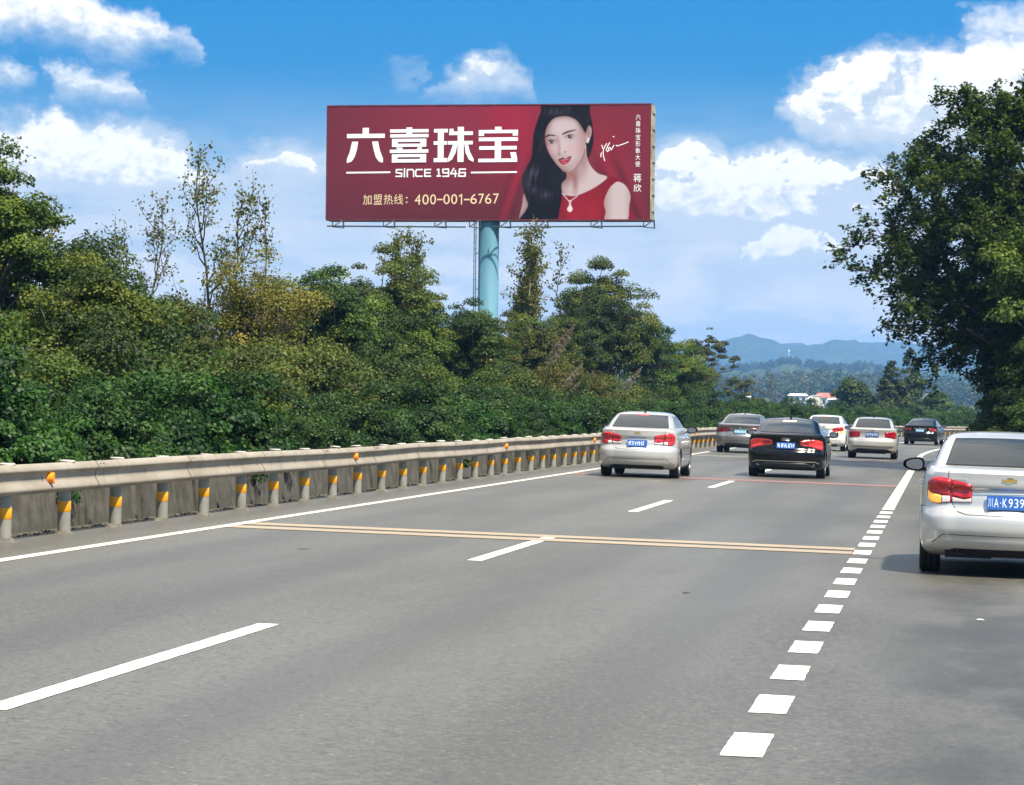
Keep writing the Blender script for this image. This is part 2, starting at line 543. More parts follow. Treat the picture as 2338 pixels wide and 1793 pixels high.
ASPHALT = asphalt_mat()
WHITE_PAINT = paint_mat('white_road_paint', (0.76, 0.75, 0.70), wear=0.06)
EDGE_PAINT = paint_mat('cream_edge_paint', (0.60, 0.56, 0.47), wear=0.12)
TAN_PAINT = paint_mat('tan_rumble_paint', (0.33, 0.265, 0.185), wear=0.12)
RED_PAINT = paint_mat('faded_red_paint', (0.235, 0.12, 0.112), wear=0.15)
PALE_PAINT = paint_mat('faded_pale_paint', (0.23, 0.215, 0.19), wear=0.2)
CONCRETE = concrete_mat()
SOIL = soil_mat('bare_soil', (0.045, 0.036, 0.022), (0.10, 0.085, 0.055))
VERGE = soil_mat('verge_ground', (0.020, 0.028, 0.010), (0.060, 0.058, 0.026), 2.0)
GRASSY = soil_mat('field_ground', (0.045, 0.075, 0.020), (0.10, 0.12, 0.045), 0.05)
RAIL_PAINT = rail_mat()
POST_PAINT = noisy('grey_post_paint', (0.185, 0.180, 0.155), (0.270, 0.262, 0.228), 3.0, 0.55)
CAP_PAINT = noisy('pale_cap', (0.40, 0.385, 0.34), (0.52, 0.50, 0.45), 8.0, 0.6)
YELLOW_BAND = noisy('yellow_band', (0.66, 0.27, 0.006), (0.72, 0.33, 0.012), 9.0, 0.45)
ORANGE_REFL = noisy('orange_reflector', (0.90, 0.22, 0.01), (0.95, 0.30, 0.02), 40.0, 0.25)
DARK_METAL = principled('dark_metal', (0.035, 0.045, 0.06), 0.5, 0.3)
BOLT = principled('bolt_slot', (0.05, 0.045, 0.04), 0.7)
MORTAR = noisy('mortar', (0.075, 0.070, 0.058), (0.150, 0.140, 0.115), 12.0, 0.95, 5, 0.2, 0.6)
BARK = noisy('bark', (0.050, 0.040, 0.028), (0.13, 0.11, 0.085), 9.0, 0.9, 6, 0.2, 0.6, (1, 1, 0.25))
PALE_BARK = noisy('pale_bark', (0.16, 0.14, 0.11), (0.33, 0.30, 0.25), 7.0, 0.85, 6, 0.2, 0.4, (1, 1, 0.4))


# ------------------------------------------------------------------ road geometry (s along the road, o to the right, metres)
FALL, S0, RAD = 0.025, 110.0, 700.0


def P(s, o, z=0.0):
    zz = -FALL * o + z
    if s <= S0:
        return (o, s, zz)
    t = (s - S0) / RAD
    return (RAD - (RAD - o) * math.cos(t), S0 + (RAD - o) * math.sin(t), zz - (s - S0) ** 2 / 55000.0)


def heading(s):
    return 0.0 if s <= S0 else -(s - S0) / RAD


def strip(name, s0, s1, o0, o1, z, mat, ds=4.0, parent=None, do=None, **kw):
    n = max(1, int(math.ceil((s1 - s0) / ds)))
    os_ = np.linspace(o0, o1, (do or 1) + 1)
    V, F = [], []
    w = len(os_)
    for i in range(n + 1):
        s = s0 + (s1 - s0) * i / n
        V += [P(s, o, z) for o in os_]
    for i in range(n):
        for j in range(w - 1):
            a = i * w + j
            F.append((a, a + 1, a + w + 1, a + w))
    return inst(name, np_mesh(name, np.array(V), F, mat), parent, **kw)


# the ground: one sheet out to the horizon, below the road embankment
g = MB()
g.add([(-9000, -300, -2.6), (9000, -300, -2.6), (9000, 15000, -2.6), (-9000, 15000, -2.6)], [(0, 1, 2, 3)])
g.obj('ground', GRASSY, kind='structure')

road = strip('road', -6, 430, -10.05, 2.35, 0.0, ASPHALT, 3.0, do=6, kind='structure')


def verge(name, prof, mat):
    V, F = [], []
    ss = np.arange(-6, 431, 4.0)
    rng = np.random.default_rng(5)
    w = len(prof)
    for s in ss:
        for o, z in prof:
            p = P(s, o)
            V.append((p[0], p[1], p[2] + z + (rng.uniform(-.05, .05) if abs(o) > 11 else 0)))
    for i in range(len(ss) - 1):
        for j in range(w - 1):
            a = i * w + j
            F.append((a, a + 1, a + w + 1, a + w))
    return inst(name, np_mesh(name, np.array(V), F, mat, True), None, kind='structure')


verge('median_verge', [(-60, -3.6), (-40, -1.2), (-28, -0.2), (-22, -0.1), (-18, 0.05), (-14, 0.1), (-11.5, 0.18), (-10.6, 0.12), (-10.02, 0.02)], VERGE)
verge('right_verge', [(2.34, 0.01), (2.9, 0.04), (4.5, 0.3), (8, 1.2), (16, 2.0), (30, 1.0), (60, -2.8)], VERGE)
# earth embankment skirt so that the verges meet the ground
LIFT = 0.004


def marks(name, pieces, mat, z=LIFT, rag=0.0):
    rj = random.Random(77)
    for s0, s1, o0, o1 in pieces:
        ob = strip(name, s0, s1, o0, o1, z, mat, 0.12 if rag and s0 < 70 else 3.0, parent=road)
        if rag:
            for v in ob.data.vertices:      # paint edges are never quite straight
                v.co.x += rj.uniform(-rag, rag)
                v.co.y += rj.uniform(-rag, rag) * 2


marks('lane_dash', [(13.9 + 15 * i, 19.9 + 15 * i, -4.72, -4.57) for i in range(0, 16)], WHITE_PAINT, rag=0.0035)
strip('left_edge_line', -4, 420, -8.54, -8.39, LIFT, EDGE_PAINT, 3.0, parent=road)
strip('right_edge_line', 50.7, 420, -1.02, -0.82, LIFT, EDGE_PAINT, 3.0, parent=road)
marks('edge_block', [(11.62 + 2 * i, 12.62 + 2 * i, -1.02, -0.82) for i in range(1, 20)], WHITE_PAINT, rag=0.0035)
marks('rumble_strip', [(33.55, 34.15, -8.38, -1.03), (34.5, 35.10, -8.38, -1.03)], TAN_PAINT, 0.006)
marks('faded_red_strip', [(65.2, 66.5, -8.38, -1.03)], RED_PAINT, 0.006)
marks('faded_pale_strip', [(96.2, 97.6, -8.38, -1.03), (97.9, 98.5, -8.38, -1.03), (147.0, 149.4, -8.38, -1.03)], PALE_PAINT, 0.006)

# ------------------------------------------------------------------ guardrail on the median
RAIL_O = -9.33
rail = empty('guardrail', P(24, RAIL_O), label='long beige corrugated steel guardrail along the left edge of the road', cat='guardrail')
rail_loc = Vector(rail.location)
# W beam profile: (offset to the road, height)
WP = [(-0.004, 0.472), (0.006, 0.476), (0.036, 0.496), (0.046, 0.506), (0.050, 0.518), (0.049, 0.532), (0.040, 0.552), (0.018, 0.588), (0.011, 0.600), (0.009, 0.612),
      (0.009, 0.630), (0.009, 0.668), (0.012, 0.680), (0.020, 0.688), (0.040, 0.700), (0.048, 0.708), (0.050, 0.718), (0.047, 0.730), (0.034, 0.750), (0.014, 0.776), (-0.006, 0.786)]
rng = random.Random(3)
beam_end = [rng.uniform(-0.012, 0.012) for _ in range(80)]
for i in range(0, 59):
    s0 = 23.4 + 4 * i
    V, F = [], []
    w = len(WP)
    for a in range(5):
        t = a / 4
        s = s0 + 4.06 * t
        dz = beam_end[i] * (1 - t) + beam_end[i + 1] * t
        lap = 0.009 * (1 - t)
        for o, z in WP:
            p = P(s, RAIL_O + o + lap - 0.002)
            V.append((p[0] - rail_loc.x, p[1] - rail_loc.y, p[2] + z + dz - rail_loc.z))
    for a in range(4):
        for j in range(w - 1):
            q = a * w + j
            F.append((q, q + 1, q + w + 1, q + w))
    bm_ = np_mesh('beam', np.array(V), F, RAIL_PAINT, True)
    o_ = inst('beam', bm_, rail)
    if i < 24:
        mb = MB()
        for sb, zb, hw in ((s0 + 0.14, 0.63, 0.03), (s0 + 0.10, 0.745, 0.015), (s0 + 0.22, 0.745, 0.015), (s0 + 0.20, 0.52, 0.015), (s0 + 2.05, 0.63, 0.028)):
            p = P(sb, RAIL_O + (0.006 if zb == 0.63 else 0.036))
            x, y, z = p[0] - rail_loc.x, p[1] - rail_loc.y, p[2] - rail_loc.z
            mb.box(x, x + 0.008, y - 0.012, y + 0.012, z + zb - hw, z + zb + hw)
        mb.obj('bolt_slots', BOLT, o_, kind='stuff')
# posts: one mesh each, yellow band and cap are its pieces
pm = MB()
pm.lathe([(0.070, -0.12), (0.070, 0.785)], 20)
POST = pm.mesh('post', POST_PAINT, True)
pm = MB()
pm.lathe([(0.0712, 0.235), (0.0725, 0.237), (0.0725, 0.348), (0.0712, 0.350)], 20)
BAND = pm.mesh('yellow_band', YELLOW_BAND, True)
pm = MB()
pm.lathe([(0.070, 0.778), (0.082, 0.780), (0.084, 0.794), (0.078, 0.802), (0.0, 0.805)], 20)
CAP = pm.mesh('cap', CAP_PAINT, True)
FEET = []
for v in range(5):
    r = random.Random(v)
    mb = MB()
    n = 14
    ring = [(0.080 + r.uniform(0, 0.06)) for _ in range(n)]
    V = [(ring[j] * 1.1 * math.cos(2 * math.pi * j / n), ring[j] * 1.5 * math.sin(2 * math.pi * j / n), -0.01) for j in range(n)]
    V += [(0.075 * math.cos(2 * math.pi * j / n), 0.075 * math.sin(2 * math.pi * j / n), 0.028 + r.uniform(0, 0.02)) for j in range(n)]
    mb.add(V, [(j, (j + 1) % n, n + (j + 1) % n, n + j) for j in range(n)])
    FEET.append(mb.mesh('mortar_foot', MORTAR, True))
for i in range(0, 118):
    s = 24.55 + 2.0 * i + rng.uniform(-.05, .05)
    po = RAIL_O - 0.085
    p = Vector(P(s, po)) - rail_loc
    q = inst('post', POST, rail, p, (R_(rng.uniform(-0.8, 0.8)), R_(rng.uniform(-0.8, 0.8)), 0))
    inst('yellow_band', BAND, q, (0, 0, rng.uniform(-.008, .008)), (0, 0, 0))
    inst('cap', CAP, q, (0, 0, rng.uniform(-.012, .01)), (R_(rng.uniform(-4, 4)), R_(rng.uniform(-4, 4)), 0))
    if i < 60:
        inst('mortar_foot', FEET[i % 5], q, (0, 0, 0), (0, 0, 0), (1, 1, 1))
# orange reflectors in the valley of the beam
rm = MB()
n = 9
V = [(0, 0, 0.055), (0, 0, -0.055)]
arc = [(0.0, -0.075 * math.cos(math.pi * (j / n - 0.5)), 0.055 * math.sin(math.pi * (j / n - 0.5))) for j in range(n + 1)]
front = [(0.045, 0.0, 0.05), (0.045, 0.0, -0.05)]
V = [(0.0, a[1], a[2]) for a in arc] + [(0.055, a[1] * 0.85 - 0.0, a[2] * 0.9) for a in arc]
F = [(j, j + 1, n + 2 + j, n + 1 + j) for j in range(n)] + [tuple(range(n + 1, 2 * n + 2)), (0, n, 2 * n + 1, n + 1)]
rm.add(V, F)
REFL = rm.mesh('reflector', ORANGE_REFL)
for s in (29.7, 45.8, 62.0, 78.0, 94.0, 110.0):
    inst('reflector', REFL, rail, Vector(P(s, RAIL_O + 0.010, 0.628)) - rail_loc, (0, 0, 0), (1.2, 1.2, 1.15))

# ------------------------------------------------------------------ low concrete wall behind the guardrail
wall = empty('concrete_wall', P(24, -9.95), label='low weathered grey concrete wall of panels behind the guardrail posts', cat='wall')
wl = Vector(wall.location)
rng = random.Random(11)
s = 20.0
j = 0
while s < 262:
    L = rng.choice((2.6, 3.0, 3.0, 3.4)) if s < 120 else 3.0
    mb = MB()
    n = 5
    jog = rng.uniform(-0.03, 0.03)
    hgt = 0.62 + rng.uniform(-0.03, 0.03)
    V, F = [], []
    for a in range(n + 1):
        ss_ = s + 0.02 + (L - 0.06) * a / n
        for o, z in ((-10.10 + jog, 0.0), (-10.06 + jog, hgt), (-9.90 + jog, hgt), (-9.84 + jog, 0.12), (-9.82 + jog, -0.03)):
            p = P(ss_, o, z)
            V.append((p[0] - wl.x, p[1] - wl.y, p[2] - wl.z))
    for a in range(n):
        for b in range(4):
            q = a * 5 + b
            F.append((q, q + 1, q + 6, q + 5))
    F += [(0, 1, 2, 3, 4), tuple(n * 5 + i for i in (4, 3, 2, 1, 0))]
    mb.add(V, F)
    # lightly raised pilaster beside the joint
    po = mb.obj('panel', CONCRETE, wall)
    if s < 130:
        mb = MB()
        V = []
        for ss_ in (s + L - 0.30, s + L - 0.10):
            for o, z in ((-9.86 + jog, -0.02), (-9.80 + jog, -0.02), (-9.80 + jog, 0.22), (-9.865 + jog, hgt - 0.03)):
                p = P(ss_, o, z)
                V.append((p[0] - wl.x, p[1] - wl.y, p[2] - wl.z))
        mb.add(V, [(0, 1, 2, 3), (7, 6, 5, 4), (1, 5, 6, 2), (2, 6, 7, 3)])
        mb.obj('pilaster', CONCRETE, po)
    s += L
    j += 1
# dirt and crumbs gathered along the foot of the wall
r = np.random.default_rng(4)
n = 2600
ss_ = 22 + 100 * r.random(n) ** 1.3
oo = -9.76 + np.abs(r.normal(0, 0.10, n))
sz = r.uniform(0.006, 0.022, n)
V, F = [], []
for a in range(n):
    px, py, pz = P(ss_[a], oo[a])
    k_ = sz[a]
    V += [(px - k_, py - k_, pz), (px + k_, py - k_, pz), (px + k_ * .7, py + k_, pz), (px - k_, py + k_ * .8, pz), (px + r.uniform(-.4, .4) * k_, py, pz + k_ * 1.1)]
    b = a * 5
    F += [(b, b + 1, b + 4), (b + 1, b + 2, b + 4), (b + 2, b + 3, b + 4), (b + 3, b, b + 4)]
inst('grit', np_mesh('grit', np.array(V), F, SOIL), None, label='dark crumbs of soil and grit along the wall foot', cat='grit', kind='stuff')
WALL_STONE = noisy('pale_stone', (0.5, 0.48, 0.44), (0.65, 0.63, 0.58), 30.0, 0.8)
# bits lying on the carriageway
for nm, s_, o_, sc, mt, lb in (('stone', 23.55, 0.30, (0.036, 0.022, 0.012), WALL_STONE, 'small white stone lying on the hard shoulder behind the parked silver car'),
                               ('twig', 29.6, -6.55, (0.07, 0.006, 0.006), BARK, 'dark twig lying in the left lane near the tan rumble strip'),
                               ('leaf_litter', 25.3, -2.2, (0.035, 0.012, 0.008), BARK, 'small dark dry leaf lying in the right lane')):
    mb = MB()
    mb.lathe([(0.0, -0.2), (0.7, 0.0), (1.0, 0.4), (0.75, 0.9), (0.3, 1.15), (0.0, 1.2)], 9)
    me = mb.mesh(nm, mt, True)
    for v in me.vertices:
        v.co.x += 0.18 * math.sin(v.co.z * 5 + v.co.y * 3)
        v.co.y += 0.15 * math.cos(v.co.x * 4)
    inst(nm, me, None, P(s_, o_, 0.003), (0, 0, 0.35), sc, label=lb, cat='stone' if nm == 'stone' else ('twig' if nm == 'twig' else 'dry leaf'))


# ------------------------------------------------------------------ billboard on its steel column
BW, BH = 18.26, 6.33
bb = empty('billboard', (-25.26, 161.0, -2.6), (0, 0, R_(-1.2)),
           label='large red jewellery advertising billboard raised on a blue steel column above the trees', cat='billboard')
BZ, BY, BX = 14.86, -0.70, -BW / 2      # panel's lower left front corner in the board's own frame


def full2uv(fx, fy):
    """flat artwork coordinates (pixels of the artwork) to metres on the panel, from its lower left corner"""
    fx = np.asarray(fx, float)
    fy = np.asarray(fy, float)
    t = (fx - 743.5) / (1481.2 - 743.5)
    yt = 239.3 + 2.5 * t
    yb = 494.1 + 8.8 * t
    return t * BW, (yb - fy) / (yb - yt) * BH


def artL(X, Y):
    return full2uv(740 + np.asarray(X, float) * 0.20995, 260 + np.asarray(Y, float) * 0.20995)


def artP(X, Y):
    return full2uv(1160 + np.asarray(X, float) * 0.17259, 230 + np.asarray(Y, float) * 0.17262)


def panel_poly_obj(name, polys, mat, conv, parent=bb, lift=0.012, step=0.0012):
    V, F = [], []
    for i, pl in enumerate(polys):
        u, v = conv([p[0] for p in pl], [p[1] for p in pl])
        n = len(V)
        V += [(BX + a, BY - lift - step * i, BZ + b) for a, b in zip(u, v)]
        F.append(list(range(n, n + len(pl))))
    me = bpy.data.meshes.new(name)
    me.from_pydata(V, [], F)
    bmx = bmesh.new()
    bmx.from_mesh(me)
    bmesh.ops.triangulate(bmx, faces=bmx.faces[:])
    for f in bmx.faces:
        f.normal_update()
        if f.normal.y > 0:
            f.normal_flip()
    bmx.to_mesh(me)
    bmx.free()
    me.materials.append(mat)
    return inst(name, me, parent)


def rect(x0, y0, x1, y1):
    return [(x0, y0), (x1, y0), (x1, y1), (x0, y1)]


def stroke(pts, w):
    """thick polyline as quads (each a polygon), with small overlaps hidden by stepping"""
    out = []
    for (x0, y0), (x1, y1) in zip(pts[:-1], pts[1:]):
        dx, dy = x1 - x0, y1 - y0
        L = math.hypot(dx, dy) or 1
        nx, ny = -dy / L * w / 2, dx / L * w / 2
        ex, ey = dx / L * w * 0.35, dy / L * w * 0.35
        out.append([(x0 + nx - ex, y0 + ny - ey), (x1 + nx + ex, y1 + ny + ey), (x1 - nx + ex, y1 - ny + ey), (x0 - nx - ex, y0 - ny - ey)])
    return out


VINYL_WHITE = principled('white_vinyl', (0.90, 0.89, 0.92), 0.45)
VINYL_GOLD = principled('gold_vinyl', (0.76, 0.58, 0.36), 0.45)

# --- printed face: soft artwork as colour on the sheet (flat print)
def catmull(pts, n=6):
    p = np.array(pts, float)
    m = len(p)
    out = []
    for i in range(m):
        p0, p1, p2, p3 = p[(i - 1) % m], p[i], p[(i + 1) % m], p[(i + 2) % m]
        for t in np.linspace(0, 1, n, endpoint=False):
            out.append(0.5 * ((2 * p1) + (-p0 + p2) * t + (2 * p0 - 5 * p1 + 4 * p2 - p3) * t * t + (-p0 + 3 * p1 - 3 * p2 + p3) * t ** 3))
    return np.array(out)


def sdf(px, py, poly):
    d = np.full(px.shape, 1e9)
    ins = np.zeros(px.shape, bool)
    n = len(poly)
    for i in range(n):
        ax, ay = poly[i]
        bx_, by_ = poly[(i + 1) % n]
        ex, ey = bx_ - ax, by_ - ay
        wx, wy = px - ax, py - ay
        t = np.clip((wx * ex + wy * ey) / (ex * ex + ey * ey + 1e-12), 0, 1)
        d = np.minimum(d, (wx - ex * t) ** 2 + (wy - ey * t) ** 2)
        c = ((ay <= py) & (by_ > py)) | ((by_ <= py) & (ay > py))
        with np.errstate(divide='ignore', invalid='ignore'):
            xi = ax + (py - ay) / (by_ - ay + 1e-12) * ex
        ins ^= c & (px < xi)
    d = np.sqrt(d)
    return np.where(ins, -d, d)


def make_print():
    cols_x = np.concatenate([np.arange(0, 10.2, 0.10), np.arange(10.2, BW - 0.01, 0.0255), [BW]])
    rows_y = np.linspace(0, BH, 252)
    U, Vv = np.meshgrid(cols_x, rows_y)
    t = U / BW
    yb = 494.1 + 8.8 * t
    yt = 239.3 + 2.5 * t
    FX = 743.5 + t * (1481.2 - 743.5)
    FY = yb - Vv / BH * (yb - yt)
    X = (FX - 1160) / 0.17259
    Y = (FY - 230) / 0.17262
    h = Vv / BH
    def L(*c): return np.array(lin(*c))
    def mixc(A, c, a): return A * (1 - a[..., None]) + np.asarray(c) * a[..., None]
    def g(cx, cy, rx, ry): return np.exp(-(((X - cx) / rx) ** 2 + ((Y - cy) / ry) ** 2))
    A = np.empty(U.shape + (3,))
    A[:] = L(124, 42, 58)
    A = mixc(A, L(88, 38, 48), np.clip(1.0 - h * 2.2, 0, 1) * 0.8)
    A = mixc(A, L(104, 44, 58), np.clip(1 - t * 4, 0, 1) * 0.6)
    A = mixc(A, L(150, 46, 72), np.clip(g(-700, 150, 900, 300), 0, 1) * 0.55)
    A = mixc(A, L(168, 34, 62), np.clip(g(60, 330, 420, 500), 0, 1) * 0.75)
    A = mixc(A, L(150, 30, 52), np.clip(g(1250, 560, 330, 360), 0, 1) * 0.6)
    # drapery folds
    for cx, w_, amp, tl in ((150, 60, 0.35, 0.35), (60, 45, -0.3, 0.3), (230, 40, -0.35, 0.3), (1200, 55, -0.4, -0.5), (1330, 60, 0.3, -0.45), (1450, 50, -0.45, -0.4), (1560, 70, 0.2, -0.35)):
        f_ = np.exp(-(((X - cx + (Y - 900) * tl) / w_) ** 2)) * np.clip((Y - 500) / 500, 0, 1) * (X > -150)
        A = mixc(A, L(185, 30, 60) if amp > 0 else L(70, 14, 26), np.clip(f_ * abs(amp), 0, 1))
    m = (X > -120)
    xs, ys = X[m], Y[m]
    S = A[m]
    def lay(poly, col, feather=7, smooth=5, op=1.0):
        nonlocal S
        pl = catmull(poly, smooth) if smooth else np.array(poly, float)
        a = np.clip(0.5 - sdf(xs, ys, pl) / feather, 0, 1) * op
        c = np.asarray(col)
        S = S * (1 - a[:, None]) + (c if c.ndim == 2 else c[None, :]) * a[:, None]
        return a
    def gg(cx, cy, rx, ry): return np.exp(-(((xs - cx) / rx) ** 2 + ((ys - cy) / ry) ** 2))
    def tint(col, a):
        nonlocal S
        a = np.clip(a, 0, 1)
        S = S * (1 - a[:, None]) + np.asarray(col)[None, :] * a[:, None]
    HAIR, SKIN = L(20, 15, 18), L(204, 184, 188)
    skin_shaded = lambda k_: SKIN[None, :] * (1 - k_[:, None]) + L(150, 86, 84)[None, :] * k_[:, None]
    # hair behind the neck, far shoulder sliver, dress, arm
    lay([(900, 62), (1010, 62), (1075, 210), (1108, 400), (1118, 520), (1098, 640), (1048, 765), (1005, 700), (960, 400)], HAIR)
    lay([(215, 1225), (190, 1370), (158, 1590), (360, 1590), (330, 1225)], skin_shaded(np.clip(0.4 + 0 * xs, 0, 1)))
    dress = L(150, 26, 42)[None, :] * (0.72 + 0.38 * gg(1000, 1480, 330, 300)[:, None] + 0.12 * np.sin(xs / 42.0)[:, None] * np.clip((ys - 1250) / 300, 0, 1)[:, None])
    lay([(560, 1600), (690, 1235), (760, 1250), (900, 1262), (1060, 1195), (1190, 1110), (1300, 1018), (1420, 1030), (1540, 1110), (1600, 1250), (1600, 1420), (1570, 1600)], dress)
    arm_k = np.clip(0.55 - (xs - 1262) / 220, 0, 0.6) + np.clip((xs - 1520) / 260, 0, 0.4)
    lay([(1288, 1600), (1285, 1470), (1262, 1380), (1275, 1290), (1330, 1170), (1400, 1098), (1450, 1082), (1530, 1125), (1588, 1210), (1606, 1290), (1590, 1400), (1556, 1600)], skin_shaded(arm_k))
    neck_k = 0.85 * gg(820, 985, 130, 110) + 0.6 * gg(885, 1130, 36, 120) + 0.45 * gg(1000, 830, 50, 130) + 0.3 * gg(760, 1120, 40, 90)
    lay([(700, 860), (900, 700), (1000, 540), (1035, 760), (1090, 880), (1180, 970), (1300, 1020), (1190, 1120), (1060, 1195), (900, 1258), (800, 1258), (712, 1225), (705, 1100), (755, 1020)], skin_shaded(np.clip(neck_k, 0, 1)))
    tint(L(190, 130, 130), 0.6 * np.exp(-((ys - (1190 - (xs - 720) * 0.02 + 30)) / 20) ** 2) * (xs > 720) * (xs < 900) * 0.4)
    # ear and face
    lay([(1040, 345), (1075, 350), (1090, 410), (1080, 480), (1050, 540), (1015, 560), (1012, 440)], skin_shaded(np.clip(0.35 + 0.4 * gg(1050, 440, 20, 60), 0, 1)))
    fk = 0.08 + 0.55 * np.clip((xs - 860) / 170, 0, 1) + 0.55 * np.clip((590 - xs) / 130, 0, 1) + 0.42 * np.clip((ys - 760) / 190, 0, 1) + 0.3 * np.clip((290 - ys) / 90, 0, 1)
    fk = fk + 0.42 * gg(668, 640, 26, 100) + 0.35 * gg(640, 520, 30, 46) + 0.22 * gg(735, 740, 70, 16) + 0.25 * gg(600, 760, 50, 80) - 0.25 * gg(720, 560, 40, 160) - 0.2 * gg(760, 330, 160, 80)
    FACEP = [(480, 470), (492, 340), (570, 245), (720, 210), (860, 240), (965, 335), (1005, 440), (1012, 560), (990, 690), (940, 805), (870, 900), (805, 940), (735, 925), (655, 865), (580, 770), (520, 660), (490, 560)]
    lay(FACEP, skin_shaded(np.clip(fk, 0, 1)), 10)
    tint(L(222, 150, 165), 0.30 * gg(880, 640, 90, 70) + 0.25 * gg(560, 660, 55, 70))
    # hair in front
    hair_c = HAIR[None, :] + (L(88, 84, 110)[None, :]) * (0.55 * gg(330, 950, 60, 60) + 0.45 * gg(250, 1080, 35, 80) + 0.5 * gg(500, 1240, 60, 40) + 0.45 * gg(350, 1180, 40, 40) + 0.35 * gg(620, 160, 110, 35) + 0.3 * gg(780, 100, 25, 60))[:, None] * (0.65 + 0.35 * np.sin(xs / 13.0 + ys / 60.0)[:, None])
    HAIRP = [(465, 50), (1010, 50), (1062, 200), (1100, 330), (1050, 340), (1012, 430), (965, 375), (930, 318), (880, 262), (800, 222), (715, 212), (600, 238), (520, 325), (482, 440), (488, 560), (530, 690), (620, 825), (715, 930), (762, 955), (765, 1030), (706, 1110), (712, 1240), (690, 1400), (610, 1600), (165, 1600), (232, 1450), (262, 1370), (220, 1240), (186, 1100), (190, 1000), (240, 880), (300, 760), (316, 600), (326, 450), (370, 280), (420, 150)]
    lay(HAIRP, hair_c, 14)
    dh = sdf(xs, ys, catmull(HAIRP, 5))
    skin_m = np.clip((S[:, 1] - 0.12) / 0.2, 0, 1)
    tint(L(98, 58, 56), 0.62 * np.exp(-np.clip(dh, 0, None) / 30.0) * (dh > -6) * skin_m)
    dfc = sdf(xs, ys, catmull(FACEP, 5))
    tint(L(128, 74, 70), 0.75 * np.exp(-np.clip(dfc, 0, None) / 55.0) * (dfc > 0) * (ys > 640) * (ys < 1160) * (xs > 690) * skin_m)
    # strands of hair
    strand = np.sin(xs / 7.0 + ys / 95.0 + 2.2 * np.sin(ys / 120.0)) * np.sin(xs / 17.0 - ys / 150.0)
    sheen = 0.5 * gg(640, 150, 170, 60) + 0.6 * gg(330, 980, 90, 120) + 0.5 * gg(470, 1260, 130, 70) + 0.35 * gg(260, 1150, 60, 160) + 0.3 * gg(420, 560, 40, 240) + 0.3 * gg(1040, 250, 30, 120)
    tint(L(112, 100, 108), np.clip(strand, 0, 1) * sheen * 0.55 * (dh < -10))
    # features
    for br in ([(703, 445), (760, 410), (870, 388), (878, 400), (780, 430), (712, 455)], [(480, 478), (530, 448), (618, 460), (612, 474), (540, 470), (492, 492)]):
        lay(br, L(52, 34, 36), 12, 5, 0.95)
    for cx, cy, rx, ry, tl in ((562, 545, 54, 25, -0.02), (803, 482, 56, 24, -0.16)):
        tint(L(120, 66, 68), 0.62 * gg(cx, cy - 4, rx * 1.25, ry * 1.6))
        a = np.linspace(0, 2 * math.pi, 16, endpoint=False)
        lay([(cx + rx * math.cos(q), cy + ry * math.sin(q) * (0.8 if math.sin(q) > 0 else 1.0) + tl * rx * math.cos(q)) for q in a], L(188, 170, 176), 6, 0)
        lay([(cx + 27 * math.cos(q) + 4, cy - 2 + 25 * math.sin(q)) for q in a], L(34, 24, 30), 8, 0)
        lay([(cx - rx, cy + 4 - tl * rx), (cx - rx * .5, cy - ry * .95 - tl * rx * .5), (cx + rx * .4, cy - ry * 1.02 + tl * rx * .4), (cx + rx * 1.12, cy - 3 + tl * rx), (cx + rx * .4, cy - ry * .62 + tl * rx * .4), (cx - rx * .5, cy - ry * .42 - tl * rx * .5)], L(24, 15, 18), 6, 4)
        tint(L(250, 245, 250), gg(cx + 10, cy - 8, 6, 6))
    tint(L(112, 60, 60), 0.85 * gg(745, 682, 16, 10) + 0.6 * gg(668, 705, 14, 9) + 0.35 * gg(700, 716, 40, 10))
    lay([(650, 784), (690, 762), (722, 754), (748, 768), (780, 752), (832, 736), (800, 775), (745, 790), (690, 795)], L(122, 34, 48), 8, 5)
    lay([(655, 788), (700, 796), (745, 790), (800, 775), (830, 740), (808, 800), (765, 838), (720, 852), (685, 832)], L(160, 52, 68), 8, 5)
    lay([(690, 786), (745, 776), (800, 762), (770, 786), (720, 794)], L(232, 190, 196), 5, 5, 0.35)
    tint(L(236, 120, 140), 0.5 * gg(740, 822, 32, 12))
    tint(L(150, 100, 104), 0.4 * gg(735, 875, 40, 10))
    for ex_, ey_, er in ((1050, 512, 10), (1046, 534, 12), (1040, 556, 9)):
        tint(L(245, 242, 248), 1.2 * gg(ex_, ey_, er, er))
    for seg in ([(714, 1225), (800, 1328)], [(915, 1262), (822, 1330)]):
        (x0, y0), (x1, y1) = seg
        tt = np.clip(((xs - x0) * (x1 - x0) + (ys - y0) * (y1 - y0)) / ((x1 - x0) ** 2 + (y1 - y0) ** 2), 0, 1)
        dd = np.hypot(xs - x0 - tt * (x1 - x0), ys - y0 - tt * (y1 - y0))
        tint(L(226, 208, 214), np.clip(1.2 - dd / 7, 0, 1))
    lay([(800, 1325), (832, 1325), (828, 1375), (852, 1430), (840, 1462), (815, 1474), (790, 1460), (780, 1430), (808, 1375)], L(232, 212, 218), 7, 5)
    tint(L(150, 60, 80), 0.8 * gg(815, 1345, 7, 12))
    A[m] = S
    A = np.clip(A * 0.80, 0.002, 0.9)
    nx, ny = len(cols_x), len(rows_y)
    V = np.stack([BX + U.ravel(), np.full(U.size, BY), BZ + Vv.ravel()], 1)
    i = np.arange(ny - 1)[:, None] * nx + np.arange(nx - 1)[None, :]
    F = np.stack([i, i + 1, i + nx + 1, i + nx], -1).reshape(-1, 4)
